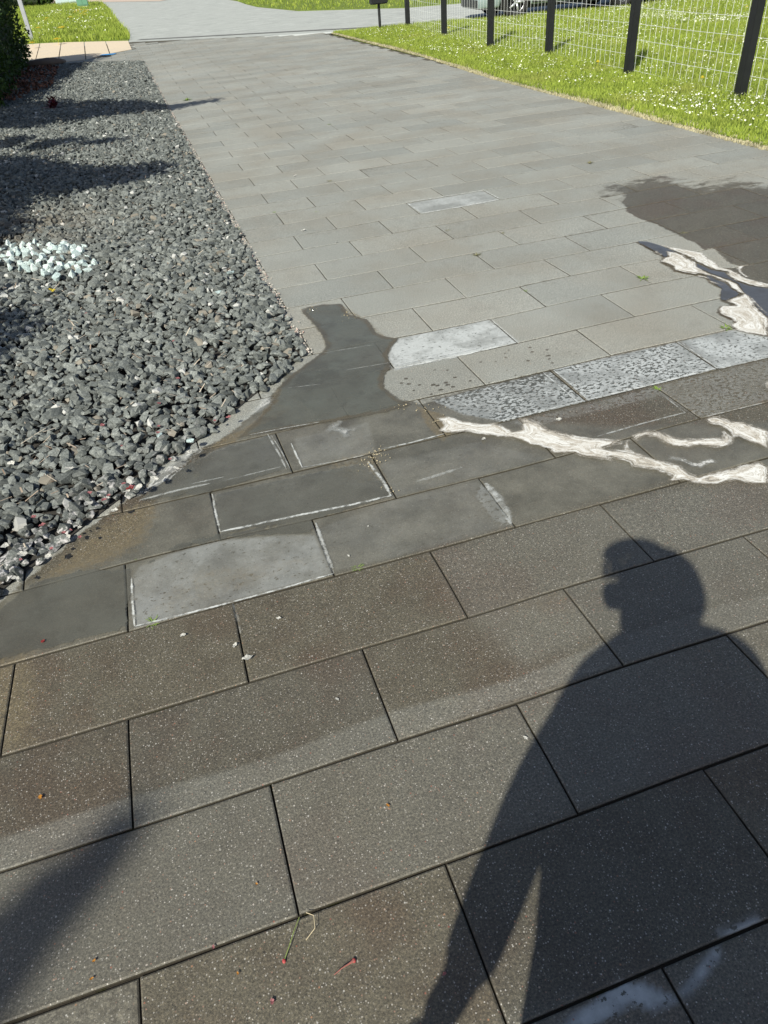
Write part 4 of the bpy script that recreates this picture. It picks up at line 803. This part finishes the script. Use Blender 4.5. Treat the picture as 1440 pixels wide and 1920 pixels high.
shade_tree('smaller garden tree outside the left edge, its crown shading the middle gravel', [(15, 335, 1.7, .34, .85, .2), (80, 340, 1.75, .30, .66, .15), (145, 345, 1.75, .28, .50, .15), (205, 340, 1.8, .24, .40, .12), (255, 332, 1.8, .20, .26, .08), (300, 325, 1.8, .12, .14, .06), (10, 395, 1.5, .20, .28, .12), (200, 272, 1.75, .20, .10, .06), (110, 276, 1.7, .32, .16, .08), (20, 275, 1.7, .30, .22, .1), (-60, 340, 1.7, .4, .9, .3), (25, 432, 1.5, .14, .14, .1), (-40, 420, 1.5, .3, .3, .1)], (-3.1, 6.4), 27000, .065, 4)
shade_tree('low shrub tree outside the left edge, shading the near gravel', [(20, 610, 1.3, .10, .09, .08), (55, 632, 1.3, .07, .05, .05), (-60, 700, 1.3, .16, .14, .12), (-20, 560, 1.25, .08, .06, .06), (30, 445, 1.35, .12, .06, .06), (-60, 455, 1.3, .2, .14, .1)], (-2.6, 2.9), 3200, .05, 5)
# slim tree behind, its top throwing the soft shadow at the lower left
q0 = caster((150, 1660), 5.6)
shade_tree('tall slim tree far behind the photographer at the left', [(60, 1745, 5.9, .034, .045, .20), (-5, 1810, 5.5, .042, .05, .20), (-80, 1880, 5.2, .05, .06, .22), (120, 1685, 6.2, .035, .045, .18), (180, 1630, 6.4, .028, .035, .14), (240, 1580, 6.6, .018, .022, .10)], (q0.x-.1, q0.y-.15), 2200, .035, 6, .022, .012)

# leaf litter by the hedge
q = px([(0, 196), (0, 165), (60, 132), (100, 140), (105, 152), (70, 168), (30, 182)]); L = rng.uniform(q.min(0)-.5, q.max(0), (5000, 2)); L = L[sdpoly(L, q) > -.35][:1500]
k = N('dry_leaf'); M_DRYLEAF = k.done(k.pbr(k.mix(k.attr('rnd'), (.06, .025, .018), (.30, .14, .09)), .8, .3))
tag(leafcloud('leaf_litter', np.column_stack([L, rng.uniform(.05, .08, len(L))]), None, .06, M_DRYLEAF, None), 'reddish brown dead leaves under the dark hedge', 'leaf litter', kind='stuff')
bm = bmesh.new(); bmesh.ops.create_icosphere(bm, subdivisions=3, radius=1)
for v in bm.verts: v.co = Vector((v.co.x*.42, v.co.y*.24, v.co.z*.09+.07))*(1+.05*math.sin(v.co.x*5+v.co.y*7))
o = bmobj('rock', bm, simple('brown_rock', (.16, .115, .085), .85, .35, 6), None, True); q = at(88, 126); o.location = (q[0], q[1], 0); o.rotation_euler = (0, 0, -.2); tag(o, 'long flat brown rock lying beside the hedge foot', 'rock')
bm = bmesh.new(); rr_ = random.Random(3)
for i in range(60):
    a_ = rr_.uniform(0, 6.28); leafverts(bm, (rr_.gauss(0, .03), rr_.gauss(0, .03), rr_.uniform(0, .12)), (math.cos(a_), math.sin(a_), 0), rr_.uniform(.2, 1.3), rr_.uniform(.06, .13), .035, 3, .5)
o = empty('red_leaved_plant', (*at(103, 210), .03)); bmobj('foliage', bm, simple('dark_red_leaf', (.13, .018, .028), .5, .4, 20, bump=0), o); bm = bmesh.new(); tube(bm, [(0, 0, -.03), (.01, 0, .06), (0, .01, .14)], [.006, .005, .003], 6); bmobj('stem', bm, M_STEMR, o)
tag(o, 'small dark red leaved plant in the shaded far gravel', 'plant')
# weathered metal post beside the hedge
o = empty('gate_post', (*at(61, 78), 0)); bm = bmesh.new(); box(bm, -.06, .06, -.06, .06, -.1, 2.3, .01); bmobj('post', bm, simple('weathered_grey_post', (.36, .37, .40), .6, .25, 6), o); bm = bmesh.new(); box(bm, -.075, .075, -.075, .075, 2.3, 2.33, .008); bmobj('cap', bm, M_CONC, o)
tag(o, 'weathered grey square post standing right of the dark hedge', 'post')
# utility cabinets
def cabinet(x, y, wd, h, col, lb):
    q = at(x, y); o = empty('utility_cabinet', (*q, 0)); m = simple('cabinet_paint', col, .5, .08, 2, bump=.05)
    bm = bmesh.new(); box(bm, -wd/2, wd/2, -.25, .25, .08, h, .02); bmobj('housing', bm, m, o); bm = bmesh.new(); box(bm, -wd/2+.02, wd/2-.02, -.22, .22, -.02, .08); bmobj('plinth', bm, M_CONC, o)
    for s in (-1, 1): bm = bmesh.new(); box(bm, min(0, s*wd/2*.94)+.01, max(0, s*wd/2*.94)-.01, -.262, -.252, .14, h-.08, .004); d = bmobj('door', bm, m, o)
    bm = bmesh.new(); box(bm, .04, .09, -.285, -.263, h*.45, h*.6, .005); bmobj('handle', bm, simple('dark_handle', (.05, .05, .05), .5), d); tag(o, lb, 'cabinet')
cabinet(131, 8, 1.7, 1.3, (.50, .60, .62), 'pale blue-grey utility cabinet beyond the flowering verge'); cabinet(157, 14, .62, 1.2, (.14, .30, .20), 'narrow green utility cabinet right of the pale one')
q = at(203, 103); bm = bmesh.new(); box(bm, -.17, .17, -.10, .10, 0, .006, .002); o = bmobj('valve_cover', bm, simple('blue_paint', (.05, .28, .62), .5, .15, 20)); o.location = (q[0], q[1], .009); o.rotation_euler = (0, 0, -.3); tag(o, 'small bright blue cover set flat in the footpath corner', 'cover')

# ------------------------------------------------------------------ wire fence
M_BLACK = simple('black_stained_post', (.012, .013, .015), .55, .4, 10, bump=.3); M_WIRE = simple('galvanised_wire', (.74, .76, .76), .4, .08, 30, metal=.1, bump=0)
posts = [at(x, y) for x, y in ((1385, 188), (1177, 141), (1028, 108), (919, 90), (833, 72), (765, 53))]
d0 = Vector(posts[0])-Vector(posts[1]); posts = [tuple(Vector(posts[0])+d0*1.0)]+posts
o = empty('wire_fence', (*posts[1], 0)); org = Vector((*posts[1], 0)); FH = 1.5
for i, p in enumerate(posts):
    bm = bmesh.new(); x, y = p[0]-org.x, p[1]-org.y; box(bm, x-.045, x+.045, y-.045, y+.045, -.1, FH+random.uniform(-.01, .02), .005); pst = bmobj('fence_post', bm, M_BLACK, o)
    bm = bmesh.new()
    for j in range(9):
        z = .07+j*.16; tube(bm, [(x+.045, y-.03, z+.008), (x+.055, y, z+.012), (x+.045, y+.03, z+.008)], .0025, 5)
    bmobj('staple', bm, M_WIRE, pst)
for i in range(len(posts)-1):
    a_, b_ = Vector((*posts[i], 0))-org+Vector((.052, 0, 0)), Vector((*posts[i+1], 0))-org+Vector((.052, 0, 0)); bm = bmesh.new(); nv = 18
    for j in range(10): tube(bm, [a_+Vector((0, 0, .05+j*.16)), a_.lerp(b_, .5)+Vector((.004, 0, .042+j*.16)), b_+Vector((0, 0, .05+j*.16))], .0020, 5, False)
    for j in range(nv):
        p = a_.lerp(b_, (j+.5)/nv)+Vector((random.gauss(0, .001), random.gauss(0, .004), 0)); tube(bm, [p+Vector((0, 0, .03)), p+Vector((random.gauss(0, .002), random.gauss(0, .004), FH))], .0018, 5, False)
    bmobj('wire_mesh', bm, M_WIRE, o)
# the run that turns the corner beside the road
c0 = Vector((*posts[-1], 0)); c1 = c0+Vector((3.2, -.75, 0))
tag(o, 'black posted fence of galvanised wire mesh running along the lawn', 'fence')
o = empty('boundary_post', (*at(1096, 21), 0)); bm = bmesh.new(); box(bm, -.04, .04, -.04, .04, -.1, 1.2, .005); bmobj('shaft', bm, M_BLACK, o); bm = bmesh.new(); box(bm, -.048, .048, -.048, .048, 1.2, 1.215, .004); bmobj('cap', bm, M_BLACK, o); tag(o, 'lone black post on the far rim of the lawn before the pale car', 'post')
# mailbox
o = empty('mailbox', (*at(713, 58), 0)); bm = bmesh.new(); tube(bm, [(0, 0, -.1), (0, 0, .60)], .030, 12); bmobj('post', bm, M_BLACK, o)
bm = bmesh.new(); box(bm, -.19, .19, -.11, .11, .50, .86, .02); bx_ = bmobj('box', bm, M_BLACK, o); bm = bmesh.new(); box(bm, -.16, .16, -.122, -.111, .74, .80, .004); bmobj('mail_flap', bm, simple('black_lacquer', (.02, .02, .022), .3, .2, 10, bump=0), bx_)
bm = bmesh.new(); box(bm, -.21, .21, -.13, .13, .861, .885, .01); bmobj('lid', bm, M_BLACK, bx_); tag(o, 'black mailbox on a thin black post at the tip of the lawn', 'mailbox')

# ------------------------------------------------------------------ parked cars
M_GLASS = simple('car_glass', (.02, .025, .03), .05, .1, 1, bump=0); M_TYRE = simple('tyre_rubber', (.018, .018, .018), .85, .3, 30); M_RIM = simple('alloy_rim', (.62, .64, .66), .3, .1, 5, metal=.7, bump=0); M_TRIM = simple('dark_trim', (.03, .032, .034), .5, .2, 10)
def car(loc, rz, col, lb):
    o = empty('parked_car', loc, rz); k = N('car_paint'); b_ = k.n('ShaderNodeBsdfPrincipled'); b_.inputs['Base Color'].default_value = col+(1,); b_.inputs['Roughness'].default_value = .3; b_.inputs['Metallic'].default_value = .3; b_.inputs['Coat Weight'].default_value = .8
    nrm = k.bump(k.noise(300, k.obj()), .03, .001); k.put(b_.inputs['Normal'], nrm); paint = k.done(b_.outputs[0])
    L, Wd, wb, fr = 4.2, .88, 2.6, .82; arch = (fr, fr+wb)
    def zlow(x):
        z = .24
        for a_ in arch:
            if abs(x-a_) < .36: z = max(z, .31+math.sqrt(max(0, .36**2-(x-a_)**2)))
        return z
    def belt(x): return .62+.30*sstep(np.array(x), -.05, .9)+.04*sstep(np.array(x), 3.4, 4.0)-.10*sstep(np.array(x), 4.0, 4.25)
    def half(x): return Wd*(1-.20*(max(0, .5-x)/.5)**2-.13*(max(0, x-3.8)/.4)**2)
    xs = sorted(set([round(v, 3) for v in np.linspace(0, L, 70)]+[round(a_+s*.36, 3) for a_ in arch for s in (-1, 1)]))
    bm = bmesh.new(); rows = []
    for x in xs:
        zl, zt, hw = zlow(x), float(belt(x)), half(x); r = []
        pr = [(hw*.95, zl), (hw, zl+.04), (hw*1.01, max(zl+.06, .55)), (hw*.99, max(zl+.08, zt*.9)), (hw*.90, max(zt, zl+.1)), (0, max(zt, zl+.1)+.03)]
        r = [bm.verts.new((x, -y, z)) for y, z in pr]+[bm.verts.new((x, y, z)) for y, z in pr[-2::-1]]; rows.append(r)
    for r0, r1 in zip(rows[:-1], rows[1:]):
        for j in range(len(r0)-1): bm.faces.new((r0[j], r1[j], r1[j+1], r0[j+1]))
    bm.faces.new(rows[0]); bm.faces.new(rows[-1][::-1]); body = bmobj('body', bm, paint, o, True)
    bm = bmesh.new(); box(bm, .25, L-.25, -Wd*.86, Wd*.86, .17, .30, .03); bmobj('underbody', bm, M_TRIM, o)
    cab = [(1.0, .90, .80), (1.75, 1.38, .64), (2.6, 1.45, .63), (3.5, 1.36, .62), (4.02, .95, .76)]
    bm = bmesh.new(); rr2 = [[bm.verts.new((x, -hw, z)), bm.verts.new((x, -hw*.9, z+.02)), bm.verts.new((x, hw*.9, z+.02)), bm.verts.new((x, hw, z))]+[bm.verts.new((x, .80, .88)), bm.verts.new((x, -.80, .88))] for x, z, hw in cab]
    for r0, r1 in zip(rr2[:-1], rr2[1:]):
        for j in range(6): bm.faces.new((r0[j], r1[j], r1[(j+1) % 6], r0[(j+1) % 6]))
    bm.faces.new(rr2[0]); bm.faces.new(rr2[-1][::-1]); bmobj('cabin', bm, paint, o)
    for s in (-1, 1):
        for x0, x1 in ((1.35, 2.25), (2.33, 3.3)):
            bm = bmesh.new(); def_ = [(x0+(.35 if x0 < 2 else 0), 1.32), (x1, 1.34), (x1+(.1 if x1 > 3 else 0), .96), (x0, .96)]
            vs = [bm.verts.new((x, s*(.81-(z-.9)*.33+.012), z)) for x, z in def_]; f = bm.faces.new(vs); bmesh.ops.solidify(bm, geom=[f], thickness=.012); bmobj('window', bm, M_GLASS, o)
        bm = bmesh.new(); box(bm, 1.35, 1.55, min(s*.86, s*1.02), max(s*.86, s*1.02), .93, 1.06, .03); bmobj('wing_mirror', bm, paint, o)
        bm = bmesh.new(); box(bm, .02, .34, min(s*.50, s*.80), max(s*.50, s*.80), .56, .68, .03); bmobj('headlight', bm, simple('lamp_lens', (.7, .72, .74), .15, .05, 5, bump=0), o)
        bm = bmesh.new(); box(bm, 4.0, L+.01, min(s*.50, s*.76), max(s*.50, s*.76), .68, .82, .03); bmobj('tail_light', bm, simple('tail_lens', (.35, .02, .02), .2, .05, 5, bump=0), o)
        bm = bmesh.new(); box(bm, 1.2, 3.1, min(s*.868, s*.90), max(s*.868, s*.90), .27, .36, .01); bmobj('sill', bm, M_TRIM, o)
        for x0 in (2.05, 2.95): bm = bmesh.new(); box(bm, x0, x0+.18, min(s*.885, s*.91), max(s*.885, s*.91), .80, .83, .006); bmobj('door_handle', bm, paint, o)
        for wx in arch:
            wh = bpy.data.objects.new('wheel', None); link(wh, o); wh.location = (wx, s*.80, .31); bm = bmesh.new()
            prof = [(.19, -.10), (.27, -.11), (.31, -.08), (.315, 0), (.31, .08), (.27, .11), (.19, .10)]; nn = 32
            rg = [[bm.verts.new((math.cos(2*math.pi*i/nn)*r, y, math.sin(2*math.pi*i/nn)*r)) for r, y in prof] for i in range(nn)]
            for i in range(nn):
                for j in range(len(prof)): bm.faces.new((rg[i][j], rg[(i+1) % nn][j], rg[(i+1) % nn][(j+1) % len(prof)], rg[i][(j+1) % len(prof)]))
            bmobj('tyre', bm, M_TYRE, wh, True); bm = bmesh.new()
            for i in range(5):
                a_ = i*2*math.pi/5; d_ = Vector((math.cos(a_), 0, math.sin(a_))); tube(bm, [d_*.03+Vector((0, s*.085, 0)), d_*.19+Vector((0, s*.075, 0))], [.03, .022], 6)
            bmesh.ops.create_cone(bm, cap_ends=True, segments=20, radius1=.05, radius2=.05, depth=.05, matrix=Matrix.Translation((0, s*.08, 0))@Matrix.Rotation(math.pi/2, 4, 'X'))
            tube(bm, [(math.cos(i*math.pi/12)*.195, s*.08, math.sin(i*math.pi/12)*.195) for i in range(25)], .013, 6); bmobj('rim', bm, M_RIM, wh, True)
            bm = bmesh.new(); bmesh.ops.create_cone(bm, cap_ends=True, segments=24, radius1=.18, radius2=.18, depth=.02, matrix=Matrix.Rotation(math.pi/2, 4, 'X')); bmobj('brake_disc', bm, M_TRIM, wh)
    bm = bmesh.new(); box(bm, -.03, .06, -.62, .62, .22, .42, .03); bmobj('bumper', bm, M_TRIM, o); bm = bmesh.new(); box(bm, -.045, -.031, -.26, .26, .46, .57, .003); bmobj('number_plate', bm, simple('plate_white', (.7, .7, .68), .5, .03, 3, bump=0), o)
    bm = bmesh.new(); vs = [bm.verts.new(p) for p in ((1.03, -.70, .95), (1.03, .70, .95), (1.70, .58, 1.38), (1.70, -.58, 1.38))]; f = bm.faces.new(vs); bm.normal_update(); bmesh.ops.solidify(bm, geom=[f], thickness=-.02); bmobj('windscreen', bm, M_GLASS, o)
    tag(o, lb, 'car', 'cars parked beyond the lawn'); return o
w1, w2 = Vector(at(967, 34)), Vector(at(1160, 14)); ang = math.atan2(w2.y-w1.y, w2.x-w1.x); dr = Vector((math.cos(ang), math.sin(ang))); nl = Vector((-dr.y, dr.x))
p0 = w1-dr*.82+nl*.88; car((p0.x, p0.y, -.007), ang, (.38, .47, .50), 'pale silver-blue car parked beyond the lawn behind the middle fence posts')
p1 = Vector(at(1212, 7))+nl*1.1-dr*.3; car((p1.x, p1.y, -.007), ang, (.012, .012, .014), 'black car parked to the right of the pale silver-blue one')

# ------------------------------------------------------------------ the photographer, who throws the big shadow
def skin_obj(name, verts, edges, mat, parent, sub=2, root=0):
    me = bpy.data.meshes.new(name); me.from_pydata([v[:3] for v in verts], edges, []); me.materials.append(mat)
    o = link(bpy.data.objects.new(name, me), parent); md = o.modifiers.new('skin', 'SKIN'); md.use_smooth_shade = True
    for i, v in enumerate(verts):
        s = me.skin_vertices[0].data[i]; s.radius = (v[3], v[4] if len(v) > 4 else v[3]); s.use_root = (i == root)
    o.modifiers.new('sub', 'SUBSURF').levels = sub; o.modifiers['sub'].render_levels = sub; return o
M_SKIN = simple('skin', (.50, .32, .24), .5, .1, 20, bump=.1); M_COAT = simple('dark_jacket', (.03, .035, .05), .8, .3, 30); M_TROU = simple('dark_trousers', (.035, .035, .04), .85, .3, 30); M_HAIR = simple('brown_hair', (.05, .035, .025), .6, .3, 60); M_CAP = simple('dark_cap', (.03, .03, .035), .85, .2, 30)
def photographer():
    o = empty('person', (-.09, -.28, 0)); X, Y = .09, .28
    v = lambda x, y, z, r, r2=None: (x+X, y+Y, z, r, r2 if r2 else r)
    _w = Vector((0, 0, CH))-CU*.17-_F*.07-CR*.05
    B = [v(-.01, -.28, .93, .13, .11), v(-.02, -.28, 1.12, .13, .11), v(-.06, -.28, 1.30, .15, .11), v(-.095, -.28, 1.41, .12, .09), v(-.10, -.265, 1.49, .055), v(-.105, -.245, 1.56, .080, .095), v(-.11, -.24, 1.64, .093, .105), v(-.12, -.245, 1.71, .070, .085),
         v(-.30, -.28, 1.41, .075), v(-.395, -.29, 1.20, .050), v(-.44, -.30, 1.00, .044), v(-.455, -.29, .86, .036), v(-.465, -.26, .77, .030),
         v(.09, -.28, 1.36, .06), v(.13, -.27, 1.22, .05), v(.125, -.22, 1.14, .045), v(.06, -.15, 1.23, .036), v(_w.x, _w.y, _w.z, .030),
         v(-.11, -.28, .80, .09), v(-.14, -.27, .48, .065), v(-.15, -.30, .10, .045), v(.07, -.28, .80, .09), v(.10, -.25, .48, .065), v(.11, -.27, .10, .045)]
    E = [(0, 1), (1, 2), (2, 3), (3, 4), (4, 5), (5, 6), (6, 7), (3, 8), (8, 9), (9, 10), (10, 11), (11, 12), (3, 13), (13, 14), (14, 15), (15, 16), (16, 17), (0, 18), (18, 19), (19, 20), (0, 21), (21, 22), (22, 23)]
    skin_obj('body', B, E, M_SKIN, o)
    bm = bmesh.new(); rings = []      # jacket: one closed shell, sleeves grown separately
    for z, x0, x1, dy in ((.58, -.235, .235, .15), (.62, -.245, .232, .16), (.78, -.262, .222, .15), (.95, -.30, .21, .14), (1.03, -.345, .205, .14), (1.12, -.375, .20, .14), (1.25, -.375, .20, .14), (1.36, -.31, .15, .12), (1.42, -.22, .04, .09), (1.46, -.15, -.045, .06)):
        cx_, rx_ = (x0+x1)/2+X, (x1-x0)/2
        rings.append([bm.verts.new((cx_+rx_*math.copysign(abs(math.cos(a_))**.8, math.cos(a_)), -.28+Y+dy*math.copysign(abs(math.sin(a_))**.8, math.sin(a_)), z)) for a_ in [2*math.pi*q/28 for q in range(28)]])
    for r0, r1 in zip(rings[:-1], rings[1:]):
        for q in range(28): bm.faces.new((r0[q], r0[(q+1) % 28], r1[(q+1) % 28], r1[q]))
    bm.faces.new(rings[0][::-1]); bm.faces.new(rings[-1]); bmobj('jacket', bm, M_COAT, o, True)
    S1 = [v(-.29, -.28, 1.37, .075), v(-.395, -.29, 1.20, .066), v(-.44, -.30, 1.00, .060), v(-.455, -.29, .86, .050)]; skin_obj('sleeve', S1, [(0, 1), (1, 2), (2, 3)], M_COAT, o)
    S2 = [v(.09, -.28, 1.35, .075), v(.13, -.27, 1.22, .066), v(.125, -.22, 1.14, .058), v(.07, -.16, 1.22, .048)]; skin_obj('sleeve', S2, [(0, 1), (1, 2), (2, 3)], M_COAT, o)
    T = [v(-.01, -.28, .90, .15, .13), v(-.12, -.28, .76, .10), v(-.14, -.27, .46, .085), v(-.15, -.30, .08, .075), v(.07, -.28, .76, .10), v(.10, -.25, .46, .085), v(.11, -.27, .08, .075)]
    skin_obj('trousers', T, [(0, 1), (1, 2), (2, 3), (0, 4), (4, 5), (5, 6)], M_TROU, o)
    for sx, y in ((-.15, -.27), (.11, -.24)): skin_obj('shoe', [v(sx, y-.05, .05, .045, .05), v(sx, y+.06, .045, .05, .04), v(sx, y+.17, .035, .042, .03)], [(0, 1), (1, 2)], M_CAP, o, 1)
    # hands with five fingers each
    def hand(c, d, side, curl):
        c, d = Vector(c)+Vector((X, Y, 0)), Vector(d).normalized(); s = Vector(side).normalized(); up = d.cross(s)
        skin_obj('hand', [(*c, .03, .018), (*(c+d*.05), .042, .016), (*(c+d*.085), .042, .014)], [(0, 1), (1, 2)], M_SKIN, o, 1)
        for i, L in enumerate((.068, .078, .072, .056)):
            b0 = c+d*.085+s*(.030-.020*i); pts = [b0]
            for j in range(3): a_ = curl*(j+1); pts.append(pts[-1]+(d*math.cos(a_)+up*math.sin(a_))*L/3)
            skin_obj('finger', [(*p, .0105-.001*j) for j, p in enumerate(pts)], [(0, 1), (1, 2), (2, 3)], M_SKIN, o, 1)
        b0 = c+d*.03+s*.038; skin_obj('thumb', [(*b0, .012), (*(b0+s*.02+d*.025), .011), (*(b0+s*.022+d*.055+up*.01), .009)], [(0, 1), (1, 2)], M_SKIN, o, 1)
    hand((-.47, -.235, .755), (-.02, .25, -1), (1, .3, 0), .35); _hc = Vector((0, 0, CH))-CU*.125-_F*.015-CR*.074; v_ = tuple(_hc); hand(v_, tuple(CU), tuple(CR), .12)
    # face, hair, cap
    hx, hy, hz = -.13+X, -.243+Y, 1.595
    skin_obj('nose', [(hx, hy+.085, hz-.01, .012), (hx, hy+.112, hz-.035, .014)], [(0, 1)], M_SKIN, o, 1)
    for s in (-1, 1):
        skin_obj('ear', [(hx+s*.098, hy, hz+.01, .012, .02), (hx+s*.102, hy-.004, hz-.03, .01, .014)], [(0, 1)], M_SKIN, o, 1)
        bm = bmesh.new(); bmesh.ops.create_uvsphere(bm, u_segments=12, v_segments=8, radius=.012, matrix=Matrix.Translation((hx+s*.034, hy+.088, hz+.012))); bmobj('eye', bm, simple('eye_white', (.7, .7, .68), .2, .05, 5, bump=0), o, True)
    skin_obj('mouth', [(hx-.022, hy+.092, hz-.068, .006), (hx, hy+.097, hz-.069, .008), (hx+.022, hy+.092, hz-.068, .006)], [(0, 1), (1, 2)], simple('lips', (.4, .16, .14), .5, .1, 10, bump=0), o, 1)
    def dome(name, mat, sx, sy, sz, dz, dy, zmin):
        bm = bmesh.new(); bmesh.ops.create_uvsphere(bm, u_segments=24, v_segments=16, radius=1)
        for vv in bm.verts: vv.co = Vector((hx+vv.co.x*sx, hy+dy+vv.co.y*sy, hz+dz+max(vv.co.z, zmin)*sz))
        bmobj(name, bm, mat, o, True)
    dome('hair', M_HAIR, .108, .104, .118, .015, -.03, -.9)
    dome('cap', M_CAP, .112, .118, .108, .035, 0, -.05); bm = bmesh.new()
    for i in range(13):
        a_ = -1.1+i*2.2/12; bm.verts.new((hx+math.sin(a_)*.11, hy+math.cos(a_)*.12, hz+.06)); bm.verts.new((hx+math.sin(a_)*.10, hy+.115+math.cos(a_)*.085, hz+.045))
    bm.verts.ensure_lookup_table()
    for i in range(12): bm.faces.new((bm.verts[2*i], bm.verts[2*i+1], bm.verts[2*i+3], bm.verts[2*i+2]))
    bmesh.ops.solidify(bm, geom=bm.faces[:], thickness=.004); bmobj('cap_peak', bm, M_CAP, o, True)
    tag(o, 'person in dark jacket and cap standing behind the lens, photographing their own shadow', 'person')
photographer()
# phone just behind the lens
o = empty('phone', (0, 0, 0)); pm = Matrix((CR, _F, CU)).transposed().to_4x4(); pm.translation = Vector((0, 0, CH))-_F*.012-CU*.088-CR*.022; o.matrix_world = pm
bm = bmesh.new(); box(bm, -.038, .038, -.004, .004, -.078, .078, .0035); bmobj('case', bm, simple('phone_case', (.02, .02, .022), .4, .1, 10, bump=0), o)
bm = bmesh.new(); box(bm, -.034, .034, -.0065, -.0045, -.073, .073, .001); bmobj('screen', bm, M_GLASS, o); tag(o, 'dark phone held upright in the hand of the photographer', 'phone')
